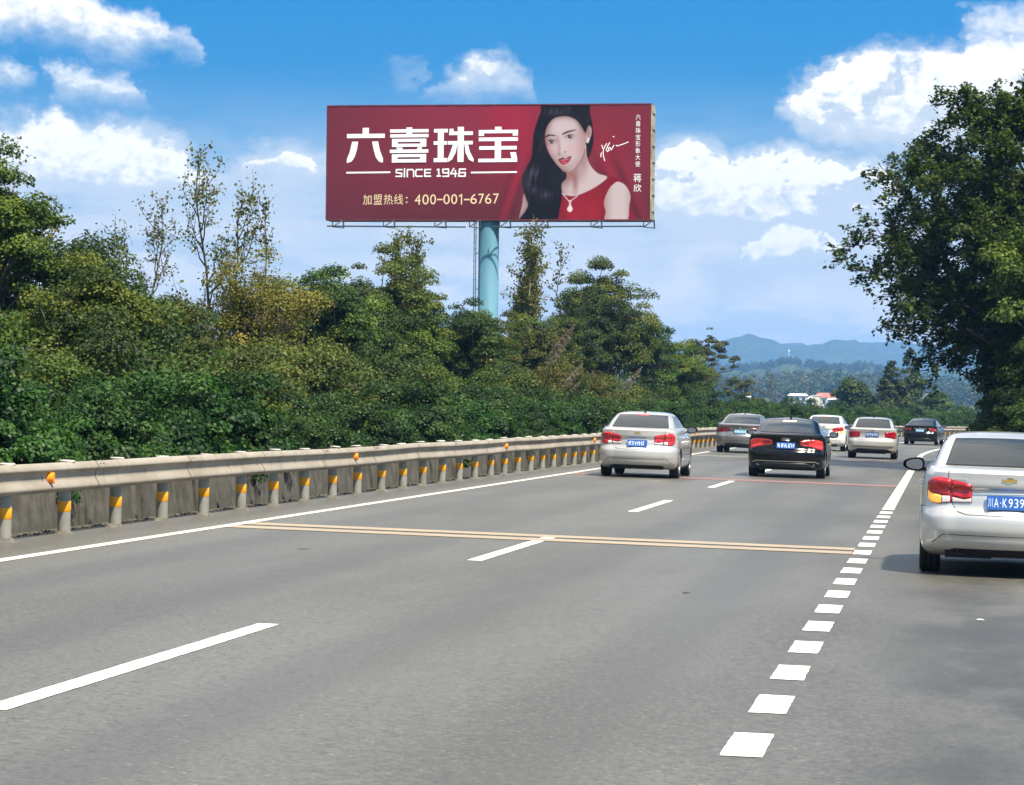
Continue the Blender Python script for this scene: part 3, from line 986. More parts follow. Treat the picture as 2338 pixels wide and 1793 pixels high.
    # faint tension ripples of the sheet towards the upper edge and corners
    rip = 0.012 * np.exp(-((BH - Vv) / 0.9) ** 2) * np.sin(U * 5.1 + (BH - Vv) * 3.0) * (0.4 + 0.6 * np.exp(-((U - 1.5) / 2.0) ** 2) + 0.5 * np.exp(-((U - 8.3) / 0.8) ** 2))
    V[:, 1] += rip.ravel() * 0.9
    me = np_mesh('printed_sheet', V, F, None, True)
    ca = me.attributes.new('print', 'FLOAT_COLOR', 'POINT')
    ca.data.foreach_set('color', np.concatenate([A.reshape(-1, 3), np.ones((U.size, 1))], 1).astype(np.float32).ravel())
    mt, k, b, _ = graph('printed_vinyl')
    at = k.n('ShaderNodeAttribute', attribute_name='print')
    tc = k.n('ShaderNodeTexCoord')
    nz = k.noise(tc.outputs['Object'], 0.8, 5, 0.6)
    k.put(b.inputs['Base Color'], k.mix(k.ss(nz.outputs['Fac'], 0.45, 0.75, 0.0, 0.03), at.outputs['Color'], (0.20, 0.14, 0.14)))
    b.inputs['Roughness'].default_value = 0.6
    b.inputs['Specular IOR Level'].default_value = 0.12
    me.materials.append(mt)
    return inst('printed_sheet', me, bb)


sheet = make_print()

# --- lettering laid on the sheet
liu = [rect(403, 135, 472, 199), rect(230, 200, 648, 245),
       [(288, 283), (355, 283), (342, 370), (316, 450), (285, 497), (232, 513), (232, 470), (262, 400)],
       [(508, 283), (575, 283), (595, 380), (632, 470), (628, 513), (588, 502), (552, 455), (526, 370)]]
xi = [rect(885, 135, 948, 154), rect(705, 155, 1128, 190), rect(885, 190, 948, 207), rect(708, 208, 1128, 243),
      rect(728, 258, 1105, 291), rect(728, 292, 792, 310), rect(1038, 292, 1105, 310), rect(728, 311, 1105, 345),
      [(772, 352), (840, 352), (850, 373), (790, 373)], [(1000, 373), (1012, 352), (1062, 352), (1050, 373)],
      rect(705, 374, 1128, 410), rect(728, 424, 1105, 457), rect(728, 458, 790, 476), rect(1038, 458, 1105, 476), rect(728, 477, 1105, 514)]
zhu = [rect(1187, 155, 1338, 194), rect(1230, 195, 1295, 287), rect(1185, 288, 1332, 326), rect(1230, 327, 1295, 469), rect(1187, 470, 1335, 514),
       [(1358, 155), (1402, 155), (1398, 184), (1446, 184), (1446, 224), (1352, 224)], rect(1515, 185, 1612, 224), rect(1447, 135, 1514, 514),
       rect(1340, 288, 1446, 326), rect(1515, 288, 1612, 326),
       [(1395, 327), (1443, 327), (1428, 410), (1388, 488), (1340, 516), (1340, 480), (1372, 400)],
       [(1522, 327), (1562, 327), (1580, 400), (1625, 486), (1620, 516), (1572, 490), (1536, 420)]]
bao = [rect(1852, 138, 1923, 171), rect(1676, 172, 2102, 208), rect(1676, 209, 1733, 236), rect(2045, 209, 2102, 236), rect(1677, 253, 2102, 293),
       rect(1852, 294, 1920, 481), rect(1683, 347, 1851, 386), rect(1921, 347, 2090, 386), rect(1674, 482, 2097, 520),
       [(2020, 415), (2082, 415), (2097, 481), (2034, 481)]]
for gl in (liu, xi, zhu, bao):
    panel_poly_obj('logo_character', gl, VINYL_WHITE, artL)
panel_poly_obj('rule_line', [rect(227, 608, 713, 626)], VINYL_WHITE, artL)
panel_poly_obj('rule_line', [rect(1595, 621, 2096, 639)], VINYL_WHITE, artL)
W_ = 15
since = {'S': [[(840, 590), (780, 590), (778, 622), (838, 630), (838, 662), (774, 662)]], 'I': [[(868, 580), (868, 668)]],
         'n': [[(900, 668), (900, 592), (955, 590), (969, 606), (969, 668)]], 'C': [[(1064, 592), (1000, 592), (992, 612), (992, 650), (1000, 664), (1064, 664)]],
         'E': [[(1156, 592), (1092, 592), (1092, 664), (1156, 664)], [(1092, 628), (1150, 628)]],
         '1': [[(1226, 596), (1244, 590), (1244, 664)], [(1225, 664), (1264, 664)]],
         '9': [[(1352, 630), (1292, 630), (1288, 592), (1350, 590), (1352, 666), (1290, 668)]],
         '4': [[(1408, 584), (1374, 640), (1442, 640)], [(1426, 606), (1426, 674)]],
         '6': [[(1536, 592), (1470, 592), (1464, 668), (1532, 668), (1534, 630), (1466, 630)]]}
for ch, lines in since.items():
    panel_poly_obj('letter', [q for ln in lines for q in stroke(ln, W_)], VINYL_WHITE, artL, step=0.0006)


def text_mesh(txt):
    cu = bpy.data.curves.new('txt', 'FONT')
    cu.body = txt
    cu.resolution_u = 3
    ob = bpy.data.objects.new('txt', cu)
    COL.objects.link(ob)
    dg = bpy.context.evaluated_depsgraph_get()
    dg.update()
    me = bpy.data.meshes.new_from_object(ob.evaluated_get(dg))
    bpy.data.objects.remove(ob)
    bpy.data.curves.remove(cu)
    co = np.empty(len(me.vertices) * 3, np.float32)
    me.vertices.foreach_get('co', co)
    return me, co.reshape(-1, 3)


def panel_text(name, txt, x0, y0, x1, y1, mat, conv, lift=0.012):
    me, co = text_mesh(txt)
    if not len(co):
        return
    me = me.copy()
    mn, mx = co.min(0), co.max(0)
    X = x0 + (co[:, 0] - mn[0]) / (mx[0] - mn[0]) * (x1 - x0)
    Y = y1 + (co[:, 1] - mn[1]) / (mx[1] - mn[1]) * (y0 - y1)
    u, v = conv(X, Y)
    out = np.stack([BX + u, np.full(len(u), BY - lift), BZ + v], 1)
    me.vertices.foreach_set('co', out.astype(np.float32).ravel())
    me.materials.clear()
    me.materials.append(mat)
    me.update()
    return inst(name, me, bb)


for ch, x0, x1, y0 in (('加', 415, 510, 855), ('盟', 532, 626, 855), ('热', 645, 745, 855), ('线', 757, 857, 855)):
    panel_text('character', ch, x0, y0, x1, 965, VINYL_GOLD, artL)
panel_poly_obj('colon', [rect(888, 885, 904, 901), rect(888, 935, 904, 951)], VINYL_GOLD, artL)
xd = 985
for ch, x0, x1 in (('4', 985, 1050), ('0', 1068, 1138), ('0', 1152, 1218), ('0', 1298, 1368), ('0', 1382, 1450), ('6', 1592, 1664), ('7', 1680, 1742), ('6', 1752, 1822), ('7', 1840, 1902)):
    panel_text('digit', ch, x0, 860, x1, 970, VINYL_GOLD, artL)
panel_poly_obj('digit', stroke([(1472, 884), (1496, 866), (1496, 970)], 13), VINYL_GOLD, artL)
panel_poly_obj('hyphen', [rect(1230, 910, 1290, 925)], VINYL_GOLD, artL)
panel_poly_obj('hyphen', [rect(1522, 914, 1584, 929)], VINYL_GOLD, artL)
for i, ch in enumerate('六喜珠宝形象大使'):
    y0 = 195 + i * 88.6
    panel_text('character', ch, 1664, y0, 1727, y0 + 72, VINYL_WHITE, artP)
panel_text('character', '蒋', 1642, 978, 1745, 1088, VINYL_WHITE, artP)
panel_text('character', '欣', 1646, 1118, 1745, 1218, VINYL_WHITE, artP)
sig = [[(1225, 598), (1237, 642)], [(1288, 578), (1258, 625), (1243, 680), (1248, 745), (1266, 805)], [(1222, 698), (1214, 725), (1217, 752)],
       [(1328, 565), (1300, 615), (1283, 662), (1300, 684), (1322, 668), (1312, 640), (1330, 628), (1350, 662), (1382, 602)], [(1412, 600), (1424, 612), (1500, 588), (1570, 560)], [(1370, 488), (1384, 488)]]
panel_poly_obj('signature', [q for ln in sig for q in stroke(ln, 11)], VINYL_WHITE, artP, step=0.0004)

# --- box, frame, catwalk and column
FRAME_M = noisy('weathered_frame', (0.20, 0.17, 0.12), (0.42, 0.38, 0.28), 2.0, 0.7)
RED_EDGE = noisy('red_vinyl_edge', (0.09, 0.018, 0.028), (0.15, 0.03, 0.045), 1.5, 0.6)
COLUMN = noisy('blue_column_paint', (0.075, 0.195, 0.265), (0.110, 0.250, 0.325), 0.9, 0.62, 6, 0.25, 0.0, (1.0, 1.0, 0.35))
mb = MB()
mb.box(BX + 0.02, BX + BW - 0.02, BY + 0.03, 0.62, BZ + 0.02, BZ + BH - 0.02)
mb.obj('box_shell', RED_EDGE, bb)
for x0, x1, z0, z1 in ((BX - 0.05, BX + BW + 0.05, BZ - 0.07, BZ - 0.005), (BX - 0.05, BX + BW + 0.05, BZ + BH + 0.005, BZ + BH + 0.07), (BX - 0.07, BX - 0.005, BZ - 0.004, BZ + BH + 0.004), (BX + BW + 0.005, BX + BW + 0.08, BZ - 0.004, BZ + BH + 0.004)):
    MB().box(x0, x1, BY - 0.02, 0.66, z0, z1).obj('frame_bar', FRAME_M if x0 > 0 else RED_EDGE, bb)
for z in np.linspace(BZ + 0.5, BZ + BH - 0.4, 7):
    MB().box(BX + BW + 0.082, BX + BW + 0.13, BY + 0.1, 0.5, z - 0.05, z + 0.05).obj('edge_tie', FRAME_M, bb)
mb = MB()
zr = BZ - 0.42
mb.tube([(BX + 0.15, BY - 0.55, zr), (BX + 8.05, BY - 0.55, zr - 0.05)], 0.045, 6)
mb.obj('catwalk_rail', DARK_METAL, bb)
mb = MB()
mb.tube([(BX + 9.6, BY - 0.55, zr - 0.05), (BX + BW - 0.15, BY - 0.55, zr)], 0.045, 6)
mb.obj('catwalk_rail', DARK_METAL, bb)
for t in (0.025, 0.185, 0.345, 0.452, 0.545, 0.66, 0.825, 0.985):
    x = BX + BW * t
    mb = MB()
    mb.tube([(x, BY - 0.55, zr - 0.05), (x, BY - 0.55, BZ - 0.08)], 0.03, 6)
    mb.tube([(x + 0.02, BY - 0.55, zr - 0.03), (x + 0.5, BY + 0.1, BZ - 0.02)], 0.035, 6)
    mb.tube([(x + 0.55, BY - 0.1, zr - 0.10), (x + 0.52, BY - 0.1, BZ - 0.05)], 0.045, 6)
    mb.tube([(x, BY - 0.55, zr - 0.04), (x + 0.55, BY - 0.1, zr - 0.08)], 0.03, 6)
    mb.obj('bracket', DARK_METAL, bb)
mb = MB()
mb.lathe([(0.62, 0.0), (0.60, 0.4), (0.575, 0.5), (0.575, 9.2), (0.60, 9.22), (0.60, 9.30), (0.572, 9.32), (0.57, BZ + 1.0), (0.57, BZ + BH - 0.6), (0.0, BZ + BH - 0.6)], 40)
mb.obj('column', COLUMN, bb, True)
mb = MB()
mb.box(-7.8, 7.8, -0.25, 0.25, BZ + 0.05, BZ + 0.45)
mb.obj('cross_beam', DARK_METAL, bb)
mb = MB()
for dx in (-0.80, -0.70):
    mb.tube([(dx, -0.15, 6.5), (dx, -0.15, BZ + 0.1)], 0.025, 6)
for z in np.arange(6.6, BZ, 0.35):
    mb.tube([(-0.80, -0.15, z), (-0.70, -0.15, z)], 0.014, 5)
for z in np.arange(7.0, BZ, 2.0):
    mb.tube([(-0.75, -0.15, z), (-0.5, 0.0, z)], 0.02, 5)
mb.obj('ladder', DARK_METAL, bb)


# ------------------------------------------------------------------ cars (own frame: x right, y forward from the rear bumper, z up)
def car_paint(name, col, metal=0.0, rough=0.3, coat=1.0, dirt=0.30):
    m, k, b, _ = graph(name)
    tc = k.n('ShaderNodeTexCoord')
    n = k.noise(tc.outputs['Object'], 3.0, 5, 0.6)
    x, y, z = k.sep(tc.outputs['Object'])
    dust = k.m('MULTIPLY', k.ss(k.m('ADD', z, k.m('MULTIPLY', n.outputs['Fac'], 0.2)), 0.25, 0.75, dirt, dirt * 0.08), 1.0)
    c = k.mix(dust, col, (0.20, 0.185, 0.16))
    k.put(b.inputs['Base Color'], c)
    b.inputs['Metallic'].default_value = metal
    k.put(b.inputs['Roughness'], k.m('ADD', rough, k.m('MULTIPLY', dust, 0.5)))
    b.inputs['Coat Weight'].default_value = coat
    b.inputs['Coat Roughness'].default_value = 0.06
    return m


SILVER = car_paint('silver_paint', (0.64, 0.635, 0.615), 0.5, 0.38)
WARM_SILVER = car_paint('warm_silver_paint', (0.57, 0.555, 0.525), 0.5, 0.38)
GREY = car_paint('grey_paint', (0.20, 0.20, 0.215), 0.5, 0.36)
BLACK = car_paint('black_paint', (0.003, 0.003, 0.004), 0.0, 0.16, 0.15, 0.02)
BLACK.node_tree.nodes['Principled BSDF'].inputs['Specular IOR Level'].default_value = 0.32
WHITE = car_paint('white_paint', (0.80, 0.79, 0.76), 0.0, 0.35)
TYRE = noisy('tyre_rubber', (0.010, 0.010, 0.011), (0.022, 0.021, 0.020), 9, 0.85)
RIM = principled('alloy_rim', (0.45, 0.45, 0.46), 0.35, 0.8)
UNDER = principled('underbody_black', (0.008, 0.008, 0.009), 0.9)
TRIM = principled('black_trim', (0.012, 0.012, 0.014), 0.4)
DEFROST = principled('defroster_print', (0.055, 0.040, 0.028), 0.7)
SEAM_SHADE = principled('panel_gap_and_shade_line', (0.02, 0.02, 0.022), 0.8)  # panel gaps, and the painted shade line under the lid garnish
CHROME = principled('chrome', (0.75, 0.76, 0.78), 0.12, 1.0)
DULL_CHROME = principled('dull_chrome', (0.42, 0.43, 0.44), 0.5, 0.0, 0.3)
GOLD = principled('gold_badge', (0.55, 0.36, 0.10), 0.3, 0.6)
PLATE_BLUE = principled('plate_blue', (0.020, 0.095, 0.36), 0.4)
PLATE_TEAL = principled('plate_teal', (0.06, 0.25, 0.40), 0.4)
PLATE_WHITE = principled('plate_white', (0.62, 0.72, 0.85), 0.5)
CLEAR = principled('clear_lens', (0.68, 0.62, 0.60), 0.15, 0.0, 0.6, 0.6)
MIRROR_G = principled('mirror_glass', (0.14, 0.155, 0.18), 0.15, 0.4)


def lens_mat(name, c1, c2, scale, emis=None, es=0.0):
    m, k, b, _ = graph(name)
    tc = k.n('ShaderNodeTexCoord')
    n = k.noise(tc.outputs['Object'], scale, 3, 0.6)
    k.put(b.inputs['Base Color'], k.mix(k.ss(n.outputs['Fac'], 0.35, 0.65), c1, c2))
    b.inputs['Roughness'].default_value = 0.16
    b.inputs['Coat Weight'].default_value = 0.8
    if emis:
        b.inputs['Emission Color'].default_value = (*emis, 1)
        b.inputs['Emission Strength'].default_value = es
    return m


RED_LENS = lens_mat('red_lens', (0.36, 0.006, 0.012), (0.62, 0.02, 0.025), 12)
RED_DEEP = lens_mat('deep_red_lens', (0.24, 0.004, 0.014), (0.36, 0.008, 0.02), 12)
RED_LIT = lens_mat('lit_brake_lens', (0.55, 0.012, 0.014), (0.70, 0.04, 0.03), 14, (1.0, 0.05, 0.04), 0.10)
AMBER_LIT = lens_mat('lit_amber_lens', (0.85, 0.36, 0.03), (0.95, 0.60, 0.10), 25, (1.0, 0.42, 0.05), 0.25)
BRAKE_BAR = lens_mat('lit_brake_bar', (0.9, 0.5, 0.4), (0.95, 0.6, 0.5), 5, (1.0, 0.36, 0.28), 0.85)
BRAKE_OFF = lens_mat('brake_bar', (0.45, 0.03, 0.02), (0.5, 0.05, 0.04), 5)


def glass_mat(name, tint):
    m, k, b, out = graph(name)
    b.inputs['Base Color'].default_value = (*tint, 1)
    b.inputs['Roughness'].default_value = 0.03
    b.inputs['IOR'].default_value = 1.45
    b.inputs['Specular IOR Level'].default_value = 0.30
    return m


GLASS = glass_mat('tinted_glass', (0.028, 0.036, 0.042))
SIDE_GLASS = glass_mat('dark_side_glass', (0.010, 0.014, 0.014))


def hermite(zk, vk, z):
    zk, vk = np.asarray(zk, float), np.asarray(vk, float)
    m = np.gradient(vk, zk)
    d = np.diff(vk) / np.diff(zk)
    for i in range(len(d)):                       # keep it monotone
        if abs(d[i]) < 1e-9:
            m[i] = m[i + 1] = 0
        else:
            a, b = m[i] / d[i], m[i + 1] / d[i]
            if a < 0: m[i] = 0
            if b < 0: m[i + 1] = 0
            s = a * a + b * b
            if s > 9:
                t = 3 / math.sqrt(s)
                m[i], m[i + 1] = t * a * d[i], t * b * d[i]
    z = np.clip(np.asarray(z, float), zk[0], zk[-1])
    i = np.clip(np.searchsorted(zk, z) - 1, 0, len(zk) - 2)
    h = zk[i + 1] - zk[i]
    t = (z - zk[i]) / h
    return ((2 * t ** 3 - 3 * t ** 2 + 1) * vk[i] + (t ** 3 - 2 * t ** 2 + t) * h * m[i] + (-2 * t ** 3 + 3 * t ** 2) * vk[i + 1] + (t ** 3 - t ** 2) * h * m[i + 1])


class Shell:
    """a stack of rounded car-plan outlines over height"""
    NE, NC, NS = 9, 9, 36
    def __init__(self, levels, bow, length, hood=None):
        L = np.array(levels, float)
        self.z, self.yr, self.yf, self.w, self.rr, self.rf = L.T
        self.bow, self.len, self.hood = bow, length, hood
        self.tz = np.linspace(self.z[0] - 0.03, self.z[-1] + 0.03, 260)
        self.tab = None
    def params(self, z):
        return [float(hermite(self.z, q, z)) for q in (self.yr, self.yf, self.w, self.rr, self.rf)]
    def half(self, z):
        if self.tab is None:
            self.tab = np.array([self.half_exact(q) for q in self.tz])
        t = (z - self.tz[0]) / (self.tz[1] - self.tz[0])
        i = int(min(max(t, 0), len(self.tz) - 2))
        f = min(max(t - i, 0.0), 1.0)
        return self.tab[i] * (1 - f) + self.tab[i + 1] * f
    def half_exact(self, z):
        yr, yf, w, rr, rf = self.params(z)
        b = self.bow
        pts = []
        for i in range(self.NE):
            t = i / self.NE
            x = t * (w - rr)
            pts.append((x, yr + b * t * t))
        for i in range(self.NC + 1):
            a = (i / self.NC) * math.pi / 2
            pts.append((w - rr + rr * math.sin(a), yr + b + rr * 1.15 * (1 - math.cos(a))))
        y0, y1 = yr + b + rr * 1.15, yf - 1.6 * b - rf * 1.2
        for i in range(1, self.NS):
            t = i / self.NS
            pts.append((w, y0 + (y1 - y0) * t))
        for i in range(self.NC + 1):
            a = (1 - i / self.NC) * math.pi / 2
            pts.append((w - rf + rf * math.sin(a), y1 + rf * 1.2 * math.cos(a)))
        for i in range(1, self.NE + 1):
            t = 1 - i / self.NE
            pts.append((t * (w - rf), yf - 1.6 * b * t * t))
        p = np.array(pts)
        mid = (p[:, 1] - self.len * 0.5) / (self.len * 0.5)
        p[:, 0] *= 1 - 0.045 * np.clip(np.abs(mid) - 0.25, 0, 1) ** 2
        return p
    def loop(self, z):
        h = self.half(z)
        x = np.concatenate([h[:, 0], -h[-2:0:-1, 0]])
        y = np.concatenate([h[:, 1], h[-2:0:-1, 1]])
        zz = np.full(len(x), z)
        if self.hood:
            zz = self.hood(zz, y)
        return np.stack([x, y, zz], 1)
    def pt(self, a, z):
        h = self.half(z)
        dh = h[1:] - h[:-1]
        sl = np.zeros(len(h))
        sl[1:] = np.cumsum(np.sqrt((dh * dh).sum(1)))
        q = abs(a)
        x, y = np.interp(q, sl, h[:, 0]), np.interp(q, sl, h[:, 1])
        zz = self.hood(np.array([z]), np.array([y]))[0] if self.hood else z
        return np.array([math.copysign(x, a) if a else 0.0, y, zz])
    def surf(self, a, z, off=0.0):
        p = self.pt(a, z)
        if off:
            e = 0.012
            da = self.pt(a + e, z) - self.pt(a - e, z)
            dz = self.pt(a, z + e) - self.pt(a, z - e)
            n = np.cross(da, dz)
            n /= np.linalg.norm(n) + 1e-12
            p = p + n * off
        return p
    def patch(self, aa, lo, hi, off=0.006, nz=6, skirt=0.02, mb=None, mi=0):
        """raised patch between z=lo(a) and z=hi(a)"""
        mb = mb or MB()
        aa = np.asarray(aa, float)
        lo = np.broadcast_to(lo, aa.shape)
        hi = np.broadcast_to(hi, aa.shape)
        na = len(aa)
        V = []
        for j in range(nz + 1):
            for i in range(na):
                z = lo[i] + (hi[i] - lo[i]) * j / nz
                V.append(self.surf(aa[i], z, off))
        F = [(j * na + i, j * na + i + 1, (j + 1) * na + i + 1, (j + 1) * na + i) for j in range(nz) for i in range(na - 1)]
        if skirt:
            ring = [(0, i) for i in range(na)] + [(j, na - 1) for j in range(1, nz + 1)] + [(nz, i) for i in range(na - 2, -1, -1)] + [(j, 0) for j in range(nz - 1, 0, -1)]
            b = len(V)
            for j, i in ring:
                z = lo[i] + (hi[i] - lo[i]) * j / nz
                V.append(self.surf(aa[i], z, off - skirt))
            m = len(ring)
            for q in range(m):
                j, i = ring[q]
                j2, i2 = ring[(q + 1) % m]
                F.append((j2 * na + i2, j * na + i, b + q, b + (q + 1) % m))
        mb.add(V, F, mi)
        return mb
    def ribbon(self, path, w=0.006, off=0.0015, mb=None):
        """thin strip along (a, z) points"""
        mb = mb or MB()
        pts = [np.array(self.surf(a, z, off)) for a, z in path]
        nrm = [np.array(self.surf(a, z, off + 0.01)) - q for (a, z), q in zip(path, pts)]
        V = []
        for i, p in enumerate(pts):
            d = pts[min(i + 1, len(pts) - 1)] - pts[max(i - 1, 0)]
            s = np.cross(d, nrm[i])
            s = s / (np.linalg.norm(s) + 1e-12) * w / 2
            V += [p - s, p + s]
        mb.add(V, [(2 * i, 2 * i + 1, 2 * i + 3, 2 * i + 2) for i in range(len(pts) - 1)])
        return mb


def dense(path, n=10):
    out = []
    for (a0, z0), (a1, z1) in zip(path[:-1], path[1:]):
        for t in np.linspace(0, 1, n, endpoint=False):
            out.append((a0 + (a1 - a0) * t, z0 + (z1 - z0) * t))
    out.append(path[-1])
    return out


def wheel_mesh(rad=0.325, width=0.215):
    hw = width / 2
    t = MB()
    t.lathe([(rad * 0.66, -hw * 0.9), (rad * 0.80, -hw), (rad * 0.95, -hw * 0.96), (rad, -hw * 0.72), (rad, -hw * 0.3), (rad * 0.985, -hw * 0.28), (rad * 0.985, -hw * 0.2), (rad, -hw * 0.18), (rad, hw * 0.18), (rad * 0.985, hw * 0.2), (rad * 0.985, hw * 0.28), (rad, hw * 0.3), (rad, hw * 0.72), (rad * 0.95, hw * 0.96), (rad * 0.80, hw), (rad * 0.66, hw * 0.9)], 36, 'x')
    tyre = t.mesh('wheel', TYRE, True)
    r = MB()
    r.lathe([(rad * 0.67, hw * 0.92), (rad * 0.66, hw * 0.97), (rad * 0.60, hw * 0.86), (rad * 0.57, hw * 0.4), (rad * 0.55, -hw * 0.6), (0, -hw * 0.6)], 36, 'x')
    r.lathe([(0.0, hw * 0.86), (rad * 0.16, hw * 0.86), (rad * 0.20, hw * 0.76), (rad * 0.20, 0.0)], 20, 'x')
    for q in range(10):
        a = 2 * math.pi * (q // 2) / 5 + (0.13 if q % 2 else -0.13)
        c, s = math.cos(a), math.sin(a)
        V = []
        for rr_, ww, x in ((rad * 0.15, 0.024, hw * 0.80), (rad * 0.63, 0.020, hw * 0.90)):
            for dw, dx in ((-ww, 0), (ww, 0), (ww, -0.03), (-ww, -0.03)):
                V.append((x + dx, c * rr_ - s * dw, s * rr_ + c * dw))
        r.add(V, [(0, 1, 5, 4), (1, 2, 6, 5), (2, 3, 7, 6), (3, 0, 4, 7)])
    rim = r.mesh('rim', [RIM], True)
    sharp(rim, 30)
    return tyre, rim


TYRE_ME, RIM_ME = wheel_mesh()


def carve(me, cuts):
    """cut the wheel wells out of the closed body shell"""
    ob = bpy.data.objects.new('tmp_body', me)
    COL.objects.link(ob)
    cb = MB()
    for x0, x1, y, z, r in cuts:
        n = 40
        V = [(x, y + r * math.cos(2 * math.pi * j / n), z + r * math.sin(2 * math.pi * j / n)) for x in (x0, x1) for j in range(n)]
        F = [(j, n + j, n + (j + 1) % n, (j + 1) % n) for j in range(n)] + [tuple(range(n)), tuple(range(2 * n - 1, n - 1, -1))]
        cb.add(V, F)
    cme = cb.mesh('tmp_cut', UNDER)
    bmx = bmesh.new()
    bmx.from_mesh(cme)
    bmesh.ops.recalc_face_normals(bmx, faces=bmx.faces[:])
    bmx.to_mesh(cme)
    bmx.free()
    co = bpy.data.objects.new('tmp_cut', cme)
    COL.objects.link(co)
    md = ob.modifiers.new('b', 'BOOLEAN')
    md.operation = 'DIFFERENCE'
    md.solver = 'EXACT'
    md.object = co
    md.material_mode = 'TRANSFER'
    dg = bpy.context.evaluated_depsgraph_get()
    dg.update()
    out = bpy.data.meshes.new_from_object(ob.evaluated_get(dg))
    bpy.data.objects.remove(ob)
    bpy.data.objects.remove(co)
    return out


def shell_mesh(lower, cabin, nz1=26, nz2=16):
    loops = [lower.loop(z) for z in np.linspace(lower.z[0], lower.z[-1], nz1)]
    zl = lower.z[-1]
    # shoulder ledge: lower top loop -> cabin base loop through two crowned steps
    a, b = loops[-1], cabin.loop(cabin.z[0])
    for t in (0.06, 0.25, 0.5, 0.75, 0.94):
        q = a * (1 - t) + b * t
        q[:, 2] += 0.016 * math.sin(math.pi * t)
        loops.append(q)
    loops += [cabin.loop(z) for z in np.linspace(cabin.z[0], cabin.z[-1], nz2)]
    top = loops[-1]
    c = top.mean(0)
    for t, dz in ((0.75, 0.006), (0.5, 0.010), (0.25, 0.013)):
        q = c + (top - c) * t
        q[:, 2] = top[:, 2] + dz
        loops.append(q)
    n = len(top)
    V = np.concatenate(loops)
    F, I = [], []
    for i in range(len(loops) - 1):
        for j in range(n):
            F.append((i * n + j, i * n + (j + 1) % n, (i + 1) * n + (j + 1) % n, (i + 1) * n + j))
            I.append(0)
    F.append(tuple(range(n))[::-1]); I.append(1)
    m = (len(loops) - 1) * n
    F.append(tuple(range(m, m + n))); I.append(0)
    return V, F, I


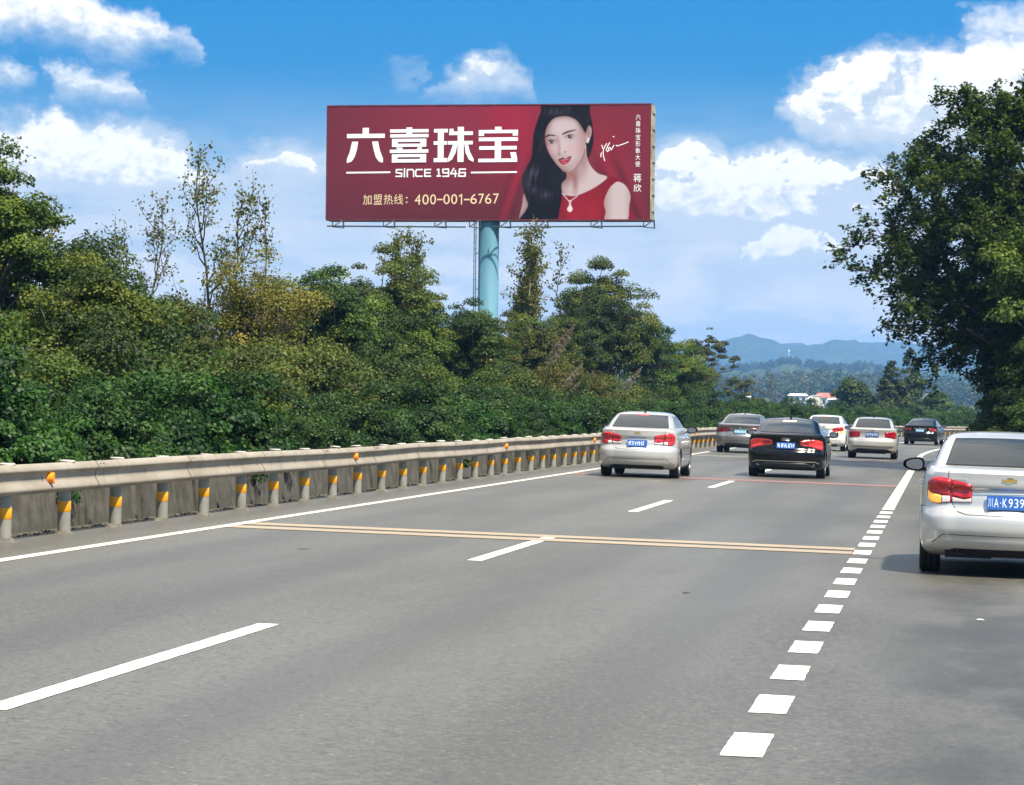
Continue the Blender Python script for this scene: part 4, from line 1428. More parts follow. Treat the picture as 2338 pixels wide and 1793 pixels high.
def build_car(spec):
    """returns the list of parts (name, mesh, location, children) for one kind of car"""
    lo, ca = spec['lower'], spec['cabin']
    V, F, I = shell_mesh(lo, ca)
    me = np_mesh('body', V, F, [spec['paint'], UNDER], True, mi=I)
    ra, fa = spec['axles']
    wr = 0.352
    W = lo.w.max()
    cuts = []
    for y in (ra, fa):
        for s in (-1, 1):
            cuts.append((s * (W - 0.27), s * (W + 0.2), y, 0.33, wr))
    me = carve(me, cuts)
    sharp(me, 40)
    parts = [('body', me, (0, 0, 0), [])]
    kids = parts[0][3]
    # panel gaps
    mb = MB()
    for path in spec['seams']:
        lo.ribbon(dense(path), 0.007, 0.0012, mb)
        if path[0][0] != -path[-1][0] or True:
            lo.ribbon(dense([(-a, z) for a, z in path]), 0.007, 0.0012, mb)
    kids.append(('panel_gaps', mb.mesh('panel_gaps', SEAM_SHADE)))
    if 'valance' in spec:
        aa = np.linspace(-spec['valance'][0], spec['valance'][0], 31)
        zt = spec['valance'][2] - (spec['valance'][2] - spec['valance'][1]) * 0.75 * np.clip((np.abs(aa) - 0.52) / 0.25, 0, 1)
        kids.append(('valance', lo.patch(aa, spec['valance'][1], zt, 0.004, 4).mesh('valance', spec.get('valance_mat', UNDER), True)))
    for nm, path, w, off, mt in spec.get('strips', []):
        kids.append((nm, lo.ribbon(dense(path, 14), w, off).mesh(nm, mt)))
    # glass
    zb, zt, xr = spec['rear_glass']
    def glass(nm, aa, l, h, mt):
        g_ = ca.patch(aa, l, h, 0.004, 8, 0.015)
        return (nm, g_.mesh(nm, mt, True), (0, 0, 0), [])
    na = 21
    t = np.linspace(-1, 1, na)
    # the rear screen narrows upwards: build it as a grid of its own
    mbg, mbf = MB(), MB()
    for mbx, grow, off in ((mbf, 0.016, 0.002), (mbg, 0.0, 0.005)):
        Vg = []
        nz = 10
        for j in range(nz + 1):
            z = zb - grow * 0.6 + (zt - zb + grow * 1.1) * j / nz
            half = (xr[0] + grow) + (xr[1] - xr[0]) * j / nz
            for i in range(na):
                zz = z + (0.012 * (1 - t[i] ** 2) if j == nz else 0.012 * (1 - t[i] ** 2) * j / nz)
                Vg.append(ca.surf(t[i] * half, zz, off))
        mbx.add(Vg, [(j * na + i, j * na + i + 1, (j + 1) * na + i + 1, (j + 1) * na + i) for j in range(nz) for i in range(na - 1)])
    parts.append(('rear_window', mbg.mesh('rear_window', GLASS, True), (0, 0, 0), [('window_surround', mbf.mesh('window_surround', TRIM, True))]))
    dl = MB()
    for q in range(9):
        z = zb + 0.035 + (zt - zb - 0.08) * q / 8
        half = (xr[0] + (xr[1] - xr[0]) * (z - zb) / (zt - zb)) * 0.93
        ca.ribbon(dense([(-half, z), (half, z)], 16), 0.0035, 0.0068, dl)
    parts[-1][3].append(('defroster_lines', dl.mesh('defroster_lines', DEFROST)))
    if spec.get('brake_bar'):
        bz, bw_ = spec['brake_bar'][:2]
        kb = MB()
        ca.patch(np.linspace(-bw_, bw_, 9), bz, bz + 0.03, 0.012, 2, 0.01, kb)
        parts[-1][3].append(('high_brake_light', kb.mesh('high_brake_light', spec['brake_bar'][2])))
    # side windows, rear and front door each side; given by y range on the cabin
    for s in (-1, 1):
        for (y0, y1, zb2, zt2, slant) in spec['side_glass']:
            g_ = MB()
            ny, nz = 12, 7
            Vs = []
            for j in range(nz + 1):
                z = zb2 + (zt2 - zb2) * j / nz
                h = ca.half(z)
                sl = np.concatenate([[0], np.cumsum(np.hypot(*np.diff(h, axis=0).T))])
                kk = np.argmax(h[:, 0] > h[:, 0].max() - 0.004)
                e0 = y0 + slant[0] * j / nz
                e1 = y1 + slant[1] * j / nz
                half_n = len(h) // 2 + 8
                for i in range(ny + 1):
                    y = e0 + (e1 - e0) * i / ny
                    a = np.interp(y, h[:len(h) - 12, 1], sl[:len(h) - 12])
                    Vs.append(ca.surf(s * a, z, 0.004))
            Fs = [(j * (ny + 1) + i, j * (ny + 1) + i + 1, (j + 1) * (ny + 1) + i + 1, (j + 1) * (ny + 1) + i) for j in range(nz) for i in range(ny)]
            if s < 0:
                Fs = [f[::-1] for f in Fs]
            g_.add(Vs, Fs)
            parts.append(('side_window', g_.mesh('side_window', SIDE_GLASS, True), (0, 0, 0), []))
    # tail lights: list of (a array, lo, hi, material, name) for the right side, first is the main lens
    for s in (-1, 1):
        mesh_list = []
        for nm, aa, l, h, mt, off in spec['lights']:
            aa = np.array(aa, float)
            dn = np.linspace(aa[0], aa[-1], 14)
            l2, h2 = np.interp(dn, aa, l), np.interp(dn, aa, h)
            if s < 0:
                dn, l2, h2 = -dn[::-1], l2[::-1], h2[::-1]
            mesh_list.append((nm, lo.patch(dn, l2, h2, off, 6, 0.02).mesh(nm, mt, True)))
        parts.append(('tail_light', mesh_list[0][1], (0, 0, 0), mesh_list[1:]))
    # number plate
    pz = spec['plate_z']
    p0, p1 = lo.surf(0, pz - 0.07, 0.012), lo.surf(0, pz + 0.07, 0.012)
    pm_ = MB()
    y0, y1 = min(p0[1], p1[1] + 0.0), p1[1]
    tilt = (p1[1] - p0[1]) / 0.14
    def py_(z, d): return p0[1] + (z - (pz - 0.07)) * tilt - d
    Vp = [(x, py_(z, d), z) for d in (0.0, 0.010) for x, z in ((-0.22, pz - 0.07), (0.22, pz - 0.07), (0.22, pz + 0.07), (-0.22, pz + 0.07))]
    pm_.add(Vp, [(4, 5, 6, 7), (0, 4, 7, 3), (1, 2, 6, 5), (3, 7, 6, 2), (0, 1, 5, 4)])
    marks_ = MB()
    if spec.get('plate_text'):
        x = -0.205
        for ch, w_ in spec['plate_text']:
            if ch.strip():
                tm, co = text_mesh(ch)
                mn, mx = co.min(0), co.max(0)
                vv = [(x + (c[0] - mn[0]) / max(mx[0] - mn[0], 1e-6) * w_, 0, pz - 0.045 + (c[1] - mn[1]) / max(mx[1] - mn[1], 1e-6) * 0.09) for c in co]
                if ch == '·':
                    vv = [(x + (c[0] - mn[0]) / (mx[0] - mn[0]) * w_, 0, pz - w_ / 2 + (c[1] - mn[1]) / (mx[1] - mn[1]) * w_) for c in co]
                marks_.add([(a, py_(c, 0.012), c) for a, _, c in vv], [list(p.vertices) for p in tm.polygons])
            x += w_ + 0.014
    else:
        r = random.Random(spec.get('seed', 1))
        x = -0.19
        while x < 0.17:
            w_ = r.uniform(0.012, 0.02)
            for _ in range(r.choice((1, 2))):
                z0, z1 = pz - 0.045, pz + 0.045
                sk = r.uniform(-0.02, 0.02)
                marks_.add([(x, py_(z0, 0.012), z0), (x + w_, py_(z0, 0.012), z0), (x + w_ + sk, py_(z1, 0.012), z1), (x + sk, py_(z1, 0.012), z1)], [(0, 1, 2, 3)])
                x += w_ + 0.012
            zc = pz + r.choice((-0.04, 0.0, 0.033))
            marks_.add([(x - 0.045, py_(zc, 0.0125), zc), (x, py_(zc, 0.0125), zc), (x, py_(zc + 0.012, 0.0125), zc + 0.012), (x - 0.045, py_(zc + 0.012, 0.0125), zc + 0.012)], [(0, 1, 2, 3)])
            x += 0.02
    parts.append(('number_plate', pm_.mesh('number_plate', spec.get('plate_mat', PLATE_BLUE)), (0, 0, 0), [('plate_characters', marks_.mesh('plate_characters', PLATE_WHITE))]))
    # badges
    bz = spec['badge_z']
    if spec['badge'] == 'bow':
        o_, i_ = MB(), MB()
        for mbx, g2, off in ((o_, 0.006, 0.004), (i_, 0.0, 0.007)):
            hw, hh, cw, ch_ = 0.075 + g2, 0.013 + g2, 0.026 + g2, 0.027 + g2
            sk = 0.008
            pl = [(-hw, -hh), (-cw - sk, -hh), (-cw - sk, -ch_), (cw - sk, -ch_), (cw - sk, -hh), (hw - sk, -hh), (hw, hh), (cw + sk, hh), (cw + sk, ch_), (-cw + sk, ch_), (-cw + sk, hh), (-hw + sk, hh)]
            Vb = [lo.surf(a, bz + b, off) for a, b in pl]
            mbx.add(Vb, [list(range(12))])
        parts.append(('badge', o_.mesh('badge', CHROME), (0, 0, 0), [('badge_centre', i_.mesh('badge_centre', GOLD))]))
    elif spec['badge'] == 'rings':
        rb = MB()
        for q in range(4):
            cx = (q - 1.5) * 0.047
            pts = [lo.surf(cx + 0.032 * math.cos(a), bz + 0.032 * math.sin(a), 0.006 + 0.002 * (q % 2)) for a in np.linspace(0, 2 * math.pi, 21)]
            rb.tube(pts, 0.0048, 6, cap=False)
        parts.append(('badge', rb.mesh('badge', CHROME, True), (0, 0, 0), []))
    else:
        rb = MB()
        ring = [lo.surf(0.045 * math.cos(a), bz + 0.034 * math.sin(a), 0.006) for a in np.linspace(0, 2 * math.pi, 17)]
        rb.tube(ring, 0.006, 6, cap=False)
        rb.tube([lo.surf(-0.02, bz + 0.02, 0.007), lo.surf(0.0, bz - 0.02, 0.007), lo.surf(0.02, bz + 0.02, 0.007)], 0.005, 6)
        parts.append(('badge', rb.mesh('badge', CHROME, True), (0, 0, 0), []))
    for a0, z0, w_, h_ in spec.get('scripts', []):
        rb = MB()
        r = random.Random(7)
        x = a0
        while x < a0 + w_:
            dx = r.uniform(0.014, 0.024)
            rb.tube([lo.surf(x, z0, 0.003), lo.surf(x + dx * 0.4, z0 + h_, 0.003), lo.surf(x + dx, z0 + h_ * 0.2, 0.003)], 0.0028, 5)
            rb.tube([lo.surf(x, z0 + h_ * 0.5, 0.003), lo.surf(x + dx * 0.8, z0 + h_ * 0.55, 0.003)], 0.0024, 5)
            x += dx + 0.010
        parts.append(('script_badge', rb.mesh('script_badge', DULL_CHROME), (0, 0, 0), []))
    # exhausts
    for a, z in spec['exhausts']:
        eb = MB()
        p = lo.surf(a, z, 0.0)
        eb.lathe([(0.030, 0.25), (0.036, 0.25), (0.036, -0.012), (0.030, -0.012), (0.029, 0.2), (0.0, 0.2)], 18, 'y', 0, (p[0], p[1], p[2]))
        parts.append(('exhaust', eb.mesh('exhaust', spec.get('exhaust_mat', CHROME), True), (0, 0, 0), []))
    # mirrors
    my, mz, mx_ = spec['mirror']
    for s in (-1, 1):
        hb, gb = MB(), MB()
        n = 18
        prof = []
        for q in range(n):
            a = 2 * math.pi * q / n
            ca_, sa_ = math.cos(a), math.sin(a)
            x = 0.114 * np.sign(ca_) * abs(ca_) ** 0.75
            z = 0.070 * np.sign(sa_) * abs(sa_) ** 0.75 * (1.0 - 0.25 * (x / 0.125))
            prof.append((x, z))
        rings = [(0.0, 1.0), (0.02, 1.06), (0.07, 0.95), (0.11, 0.68), (0.13, 0.3)]
        Vh = [(s * (mx_ + 0.125 + x * sc), my + yy, mz + z * sc) for yy, sc in rings for x, z in prof]
        Fh = [(i * n + j, i * n + (j + 1) % n, (i + 1) * n + (j + 1) % n, (i + 1) * n + j) for i in range(4) for j in range(n)]
        Fh += [tuple(range(4 * n, 5 * n))]
        hb.add(Vh, Fh)
        hb.box(min(s * (mx_ - 0.09), s * (mx_ + 0.03)), max(s * (mx_ - 0.09), s * (mx_ + 0.03)), my + 0.03, my + 0.10, mz - 0.07, mz - 0.03)
        gb.add([(s * (mx_ + 0.125 + x * 0.80 - 0.006), my - 0.002, mz + z * 0.78) for x, z in prof], [tuple(range(n)) if s > 0 else tuple(range(n))[::-1]])
        parts.append(('mirror', hb.mesh('mirror', spec.get('mirror_mat', TRIM), True), (0, 0, 0), [('mirror_glass', gb.mesh('mirror_glass', MIRROR_G))]))
    # door handles on both sides
    for s in (-1, 1):
        for y in spec['handles']:
            h = lo.half(spec['handle_z'])
            x = float(h[:, 0].max())
            hb = MB()
            hb.tube([(s * (x - 0.01), y - 0.10, spec['handle_z']), (s * (x + 0.022), y - 0.08, spec['handle_z'] + .004), (s * (x + 0.022), y + 0.08, spec['handle_z'] + .004), (s * (x - 0.01), y + 0.10, spec['handle_z'])], 0.012, 6)
            parts.append(('door_handle', hb.mesh('door_handle', spec['paint'], True), (0, 0, 0), []))
    # roof aerial
    if spec.get('aerial'):
        ab = MB()
        y, z, h_ = spec['aerial']
        ab.tube([(0, y + 0.05, z - 0.02), (0, y, z + h_ * 0.5), (0, y - 0.035, z + h_)], [0.03, 0.018, 0.006], 8)
        parts.append(('aerial', ab.mesh('aerial', TRIM, True), (0, 0, 0), []))
    # underside: axle, silencer, fuel tank
    ub = MB()
    ub.tube([(-W + 0.25, ra, 0.30), (W - 0.25, ra, 0.30)], 0.05, 8)
    ub.box(-0.62, -0.15, 0.22, 0.55, 0.19, 0.32)
    ub.box(-0.45, 0.45, ra + 0.35, ra + 0.9, 0.17, 0.30)
    ub.tube([(-0.4, 0.4, 0.22), (-0.35, 1.6, 0.22), (0.0, 2.4, 0.22)], 0.03, 6)
    ub.tube([(W - 0.38, ra, 0.30), (W - 0.40, ra + 0.3, 0.22), (W - 0.42, ra + 0.6, 0.24)], 0.035, 6)
    ub.tube([(-W + 0.38, ra, 0.30), (-W + 0.40, ra + 0.3, 0.22), (-W + 0.42, ra + 0.6, 0.24)], 0.035, 6)
    parts.append(('chassis', ub.mesh('chassis', UNDER), (0, 0, 0), []))
    for y in (ra, fa):
        for s in (-1, 1):
            parts.append(('wheel', TYRE_ME, (s * (W - 0.125), y, 0.325), [('rim', RIM_ME)] if s > 0 else [('rim', RIM_ME)]))
    return parts


def hood_fn(z0, y0, y1, amt):
    def f(z, y):
        t = np.clip((y - y0) / (y1 - y0), 0, 1)
        t = t * t * (3 - 2 * t)
        return z - np.clip(z - z0, 0, None) * amt * t
    return f


# --- compact saloon with stacked two-piece lamps
C_LOW = Shell([  # z, y rear, y front, half width, rear corner radius, front corner radius
    (0.20, 0.26, 4.40, 0.800, 0.30, 0.40), (0.25, 0.13, 4.50, 0.850, 0.31, 0.42), (0.31, 0.060, 4.55, 0.872, 0.32, 0.44), (0.38, 0.030, 4.58, 0.885, 0.33, 0.45),
    (0.43, 0.022, 4.60, 0.890, 0.33, 0.46), (0.46, 0.002, 4.60, 0.892, 0.34, 0.46), (0.58, 0.0, 4.58, 0.895, 0.34, 0.46), (0.645, 0.022, 4.55, 0.895, 0.34, 0.46),
    (0.675, 0.050, 4.53, 0.894, 0.34, 0.46), (0.78, 0.072, 4.47, 0.890, 0.33, 0.46), (0.895, 0.085, 4.42, 0.882, 0.33, 0.46), (0.915, 0.058, 4.41, 0.878, 0.33, 0.46),
    (0.99, 0.060, 4.38, 0.862, 0.32, 0.46), (1.055, 0.055, 4.35, 0.838, 0.31, 0.45), (1.085, 0.095, 4.33, 0.812, 0.30, 0.45)], 0.10, 4.6, hood_fn(0.62, 2.95, 4.6, 0.62))
C_CAB = Shell([
    (1.105, 0.52, 3.55, 0.765, 0.20, 0.35), (1.20, 0.72, 3.22, 0.728, 0.20, 0.34), (1.30, 0.96, 2.92, 0.685, 0.20, 0.32), (1.37, 1.16, 2.72, 0.645, 0.20, 0.30),
    (1.415, 1.33, 2.60, 0.605, 0.22, 0.30), (1.445, 1.52, 2.50, 0.54, 0.24, 0.28), (1.462, 1.72, 2.40, 0.44, 0.24, 0.26)], 0.06, 4.6)
C_SEAMS = [[(0.0, 0.628), (0.42, 0.632), (0.52, 0.66), (0.575, 0.74), (0.60, 0.86), (0.625, 0.96), (0.62, 1.075)],
           [(0.90, 0.70), (1.35, 0.69)],
           [(2.05, 0.42), (2.02, 0.85), (2.10, 1.07)], [(3.05, 0.30), (3.0, 0.80), (3.04, 1.06)]]
C_LIGHTS = [
    ('tail_light', (0.370, 0.44, 0.56, 0.60, 0.66, 0.74, 0.82, 0.885), (0.755, 0.753, 0.748, 0.746, 0.735, 0.728, 0.742, 0.80), (0.925, 0.955, 0.975, 0.985, 1.00, 1.005, 1.00, 0.955), RED_DEEP, 0.006),
    ('inner_lens', (0.378, 0.45, 0.575), (0.80, 0.785, 0.805), (0.918, 0.948, 0.968), RED_LENS, 0.011),
    ('inner_clear', (0.376, 0.45, 0.575), (0.760, 0.758, 0.755), (0.796, 0.781, 0.800), CLEAR, 0.010),
    ('outer_lens', (0.60, 0.66, 0.74, 0.82, 0.875), (0.815, 0.815, 0.825, 0.84, 0.87), (0.976, 0.99, 0.995, 0.99, 0.950), RED_LENS, 0.012),
    ('reverse_lens', (0.60, 0.68), (0.752, 0.742), (0.810, 0.810), CLEAR, 0.011),
    ('indicator', (0.69, 0.74, 0.82, 0.865), (0.740, 0.737, 0.750, 0.795), (0.811, 0.821, 0.835, 0.862), RED_LENS, 0.011)]


def with_amber(lights, mat):
    return [(n, a, l, h, mat if n == 'indicator' else m, o) for n, a, l, h, m, o in lights]


C_BASE = dict(lower=C_LOW, cabin=C_CAB, axles=(0.98, 3.665), seams=C_SEAMS, rear_glass=(1.125, 1.385, (0.635, 0.545)), brake_bar=(1.372, 0.13, BRAKE_OFF),
              side_glass=[(1.08, 1.98, 1.125, 1.375, (0.30, 0.05)), (2.06, 3.10, 1.125, 1.385, (0.02, -0.36))],
              plate_z=0.765, badge='bow', badge_z=0.985, exhausts=[(-0.47, 0.262)], exhaust_mat=DARK_METAL, mirror=(2.72, 1.08, 0.86), handles=(1.75, 2.8), handle_z=0.90,
              valance=(0.60, 0.215, 0.285), strips=[('bumper_crease', [(-0.78, 0.34), (-0.66, 0.425), (0.66, 0.425), (0.78, 0.34)], 0.007, 0.006, SEAM_SHADE),
                                                   ('lid_garnish', [(-0.355, 0.907), (0.355, 0.907)], 0.020, 0.012, CHROME), ('garnish_shadow_gap', [(-0.355, 0.890), (0.355, 0.890)], 0.008, 0.006, SEAM_SHADE)])  # dark line below the garnish is painted shade for the crease's underside
NEAR_CAR = build_car(dict(C_BASE, paint=SILVER, brake_bar=None, lights=with_amber(C_LIGHTS, AMBER_LIT), scripts=[(-0.56, 0.975, 0.13, 0.022)],
                          plate_text=[('川', 0.045), ('A', 0.045), ('·', 0.012), ('K', 0.045), ('9', 0.042), ('3', 0.042), ('9', 0.042), ('Y', 0.042)]))
MID_CAR = build_car(dict(C_BASE, paint=WARM_SILVER, lights=C_LIGHTS, seed=4, aerial=(1.55, 1.465, 0.03)))
WHITE_CAR = build_car(dict(C_BASE, paint=WHITE, lights=with_amber(C_LIGHTS, AMBER_LIT), seed=9))

# --- large low saloon with wide wraparound lamps and twin pipes
A_LOW = Shell([
    (0.19, 0.24, 4.75, 0.83, 0.30, 0.42), (0.24, 0.12, 4.85, 0.885, 0.32, 0.45), (0.31, 0.055, 4.90, 0.910, 0.34, 0.48), (0.40, 0.025, 4.92, 0.925, 0.36, 0.50),
    (0.52, 0.0, 4.92, 0.932, 0.36, 0.50), (0.61, 0.0, 4.90, 0.935, 0.36, 0.50), (0.655, 0.035, 4.87, 0.935, 0.36, 0.50), (0.70, 0.070, 4.85, 0.934, 0.35, 0.50),
    (0.83, 0.105, 4.80, 0.925, 0.35, 0.50), (0.865, 0.085, 4.78, 0.92, 0.35, 0.50), (0.95, 0.065, 4.74, 0.905, 0.34, 0.50), (1.02, 0.020, 4.70, 0.875, 0.33, 0.48), (1.045, 0.055, 4.68, 0.845, 0.32, 0.48)],
    0.13, 4.92, hood_fn(0.62, 3.1, 4.9, 0.62))
A_CAB = Shell([
    (1.06, 0.50, 3.72, 0.80, 0.22, 0.35), (1.15, 0.78, 3.36, 0.755, 0.22, 0.34), (1.25, 1.10, 3.02, 0.705, 0.22, 0.32), (1.33, 1.40, 2.78, 0.66, 0.22, 0.30),
    (1.385, 1.66, 2.64, 0.61, 0.24, 0.30), (1.415, 1.90, 2.54, 0.54, 0.24, 0.28), (1.435, 2.08, 2.44, 0.43, 0.20, 0.20)], 0.07, 4.92)
A_SEAMS = [[(0.0, 0.655), (0.50, 0.66), (0.56, 0.74), (0.60, 0.90), (0.66, 1.01)], [(0.95, 0.66), (1.4, 0.66)], [(2.2, 0.42), (2.15, 0.85), (2.25, 1.03)], [(3.25, 0.30), (3.2, 0.80), (3.24, 1.02)]]
A_LIGHTS = [
    ('tail_light', (0.335, 0.37, 0.56, 0.70, 0.82, 0.955), (0.80, 0.785, 0.765, 0.735, 0.70, 0.685), (0.885, 0.905, 0.925, 0.925, 0.915, 0.88), RED_LIT, 0.006),
    ('inner_lens', (0.36, 0.56), (0.815, 0.80), (0.885, 0.895), RED_LENS, 0.011)]
A_BASE = dict(lower=A_LOW, cabin=A_CAB, axles=(1.06, 3.90), seams=A_SEAMS, rear_glass=(1.085, 1.365, (0.665, 0.555)),
              side_glass=[(1.42, 2.16, 1.075, 1.335, (0.42, 0.05)), (2.24, 3.30, 1.075, 1.345, (0.02, -0.40))],
              plate_z=0.775, badge='rings', badge_z=0.925, exhausts=[(-0.68, 0.315), (0.68, 0.315)], mirror=(2.95, 1.04, 0.90), handles=(2.0, 3.05), handle_z=0.86,
              valance=(0.80, 0.20, 0.36), valance_mat=TRIM, strips=[('chrome_strip', [(-0.84, 0.36), (-0.72, 0.40), (0.72, 0.40), (0.84, 0.36)], 0.016, 0.010, CHROME)])
BLACK_CAR = build_car(dict(A_BASE, paint=BLACK, mirror_mat=BLACK, lights=A_LIGHTS, brake_bar=(1.335, 0.165, BRAKE_BAR), aerial=(1.95, 1.43, 0.07), seed=12,
                           scripts=[(-0.58, 0.76, 0.06, 0.02), (0.42, 0.765, 0.09, 0.018)]))
F_LIGHTS = [
    ('tail_light', (0.47, 0.56, 0.72, 0.95), (0.80, 0.78, 0.755, 0.74), (0.895, 0.905, 0.905, 0.87), RED_DEEP, 0.006),
    ('inner_lens', (0.50, 0.64), (0.82, 0.815), (0.875, 0.885), RED_LIT, 0.011), ('outer_lens', (0.74, 0.90), (0.79, 0.79), (0.845, 0.85), RED_LIT, 0.011)]
FAR_BLACK = build_car(dict(A_BASE, paint=BLACK, mirror_mat=BLACK, lights=F_LIGHTS, brake_bar=None, plate_mat=PLATE_TEAL, seed=3, badge='oval', exhausts=[(-0.6, 0.30)],
                           strips=[('chrome_strip', [(-0.34, 0.875), (0.34, 0.875)], 0.045, 0.014, CHROME)], aerial=(1.95, 1.425, 0.04)))
G_LIGHTS = [('tail_light', (0.40, 0.46, 0.60, 0.75, 0.95), (0.80, 0.775, 0.755, 0.745, 0.74), (0.895, 0.915, 0.925, 0.925, 0.88), RED_DEEP, 0.006),
            ('inner_lens', (0.43, 0.58), (0.81, 0.80), (0.885, 0.895), RED_LENS, 0.011)]
GREY_CAR = build_car(dict(A_BASE, paint=GREY, mirror_mat=GREY, lights=G_LIGHTS, brake_bar=None, plate_mat=PLATE_TEAL, seed=6, badge='oval', exhausts=[(-0.62, 0.30)],
                          strips=[('chrome_strip', [(-0.38, 0.87), (0.38, 0.87)], 0.018, 0.010, CHROME)], aerial=(1.95, 1.43, 0.03)))

# --- plain three-box saloon with angular lamps
K_LOW = Shell([
    (0.21, 0.22, 4.45, 0.78, 0.28, 0.40), (0.26, 0.10, 4.52, 0.835, 0.30, 0.42), (0.34, 0.045, 4.55, 0.862, 0.31, 0.44), (0.415, 0.035, 4.57, 0.872, 0.32, 0.44), (0.44, 0.004, 4.57, 0.876, 0.32, 0.44),
    (0.57, 0.0, 4.57, 0.880, 0.32, 0.46), (0.66, 0.018, 4.54, 0.880, 0.32, 0.46), (0.70, 0.050, 4.52, 0.878, 0.32, 0.46), (0.90, 0.075, 4.45, 0.868, 0.31, 0.46), (0.98, 0.055, 4.40, 0.85, 0.31, 0.46),
    (1.05, 0.050, 4.36, 0.83, 0.30, 0.45), (1.075, 0.085, 4.34, 0.805, 0.30, 0.45)], 0.09, 4.57, hood_fn(0.62, 2.95, 4.55, 0.62))
K_CAB = Shell([
    (1.095, 0.55, 3.50, 0.76, 0.19, 0.35), (1.20, 0.76, 3.16, 0.72, 0.19, 0.34), (1.30, 0.98, 2.88, 0.68, 0.19, 0.32), (1.38, 1.18, 2.68, 0.635, 0.20, 0.30),
    (1.425, 1.36, 2.56, 0.585, 0.22, 0.30), (1.452, 1.56, 2.46, 0.51, 0.24, 0.28), (1.465, 1.75, 2.38, 0.42, 0.22, 0.24)], 0.06, 4.57)
K_LIGHTS = [('tail_light', (0.44, 0.47, 0.60, 0.76, 0.86, 0.90), (0.80, 0.77, 0.755, 0.735, 0.735, 0.75), (0.945, 0.955, 0.965, 0.97, 0.965, 0.94), RED_DEEP, 0.008),
            ('inner_lens', (0.48, 0.60), (0.79, 0.785), (0.935, 0.945), RED_DEEP, 0.012)]
SMALL_CAR = build_car(dict(lower=K_LOW, cabin=K_CAB, paint=WARM_SILVER, axles=(0.97, 3.575), lights=K_LIGHTS, seed=15,
                           seams=[[(0.0, 0.665), (0.50, 0.67), (0.57, 0.72), (0.60, 0.86), (0.62, 1.06)], [(2.0, 0.42), (2.02, 0.85), (2.05, 1.06)], [(3.0, 0.30), (3.0, 0.80), (3.0, 1.05)]],
                           rear_glass=(1.115, 1.395, (0.63, 0.54)), brake_bar=None, side_glass=[(1.08, 1.98, 1.115, 1.385, (0.30, 0.05)), (2.06, 3.05, 1.115, 1.395, (0.02, -0.36))],
                           plate_z=0.86, badge='oval', badge_z=1.005, exhausts=[], mirror=(2.68, 1.06, 0.845), handles=(1.75, 2.8), handle_z=0.88,
                           valance=(0.72, 0.215, 0.36), strips=[('bumper_line', [(-0.76, 0.43), (0.76, 0.43)], 0.014, 0.004, SEAM_SHADE)], aerial=(1.6, 1.47, 0.02)))


def place_car(parts, s, o, label, yaw=0.0, first=True):
    root = empty('car', P(s, o), (0, math.atan(FALL), heading(s) + yaw), label=label, cat='car', group='cars driving away on the carriageway')
    for nm, me, loc, kids in parts:
        flip = nm == 'wheel' and loc[0] < 0
        ob = inst(nm, me, root, loc, (0, 0, math.pi if flip else 0))
        for kn, km in kids:
            inst(kn, km, ob, kind='stuff' if kn in ('panel_gaps', 'plate_characters', 'defroster_lines') else None)
    return root


place_car(NEAR_CAR, 29.75, 0.635, 'nearest silver saloon at the right edge, cut off by the frame, amber indicator lit')
place_car(MID_CAR, 64.35, -6.74, 'silver saloon in the left lane beside the guardrail with red lamps and blue plate')
place_car(BLACK_CAR, 69.7, -3.74, 'large black saloon with four ring badge, its high brake light lit')
place_car(GREY_CAR, 105.9, -7.32, 'dark grey saloon ahead of the silver car, close to the guardrail', -0.012)
place_car(WHITE_CAR, 120.0, -4.98, 'white saloon half hidden behind the black car with its indicator lit', -0.02)
place_car(SMALL_CAR, 104.0, -2.52, 'small silver saloon with angular dark red lamps in the right lane')
place_car(FAR_BLACK, 158.6, -3.0, 'farthest black saloon with a chrome bar above its plate near the bend', -0.03)


# ------------------------------------------------------------------ vegetation
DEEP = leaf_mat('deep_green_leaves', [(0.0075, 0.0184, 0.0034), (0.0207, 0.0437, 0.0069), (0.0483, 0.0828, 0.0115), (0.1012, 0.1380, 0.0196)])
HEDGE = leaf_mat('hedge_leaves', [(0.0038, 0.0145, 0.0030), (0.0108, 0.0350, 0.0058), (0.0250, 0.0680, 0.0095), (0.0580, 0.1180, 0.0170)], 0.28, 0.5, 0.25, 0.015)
MIDG = leaf_mat('mid_green_leaves', [(0.0149, 0.0310, 0.0046), (0.0379, 0.0678, 0.0080), (0.0828, 0.1173, 0.0126), (0.1610, 0.1782, 0.0218)])
OLIVE = leaf_mat('olive_leaves', [(0.0184, 0.0276, 0.0052), (0.0460, 0.0609, 0.0092), (0.0828, 0.0978, 0.0149), (0.1380, 0.1437, 0.0264)])
AUTUMN = leaf_mat('yellowing_leaves', [(0.0600, 0.0680, 0.0100), (0.1100, 0.1120, 0.0140), (0.1750, 0.1550, 0.0190), (0.2500, 0.2000, 0.0280)])
RUSTY = leaf_mat('dry_leaves', [(0.0220, 0.0280, 0.0060), (0.0500, 0.0540, 0.0110), (0.0860, 0.0800, 0.0170), (0.1300, 0.1100, 0.0290)])
POPLAR = leaf_mat('poplar_leaves', [(0.0380, 0.0560, 0.0080), (0.0780, 0.0960, 0.0140), (0.1220, 0.1300, 0.0210), (0.1750, 0.1500, 0.0420)], 0.40)
GREYG = leaf_mat('grey_green_leaves', [(0.0260, 0.0340, 0.0150), (0.0530, 0.0640, 0.0240), (0.0850, 0.0950, 0.0330), (0.1200, 0.1220, 0.0480)])
RIGHTG = leaf_mat('roadside_leaves', [(0.0060, 0.0180, 0.0035), (0.0180, 0.0430, 0.0065), (0.0440, 0.0850, 0.0100), (0.0900, 0.1350, 0.0160)], 0.34)
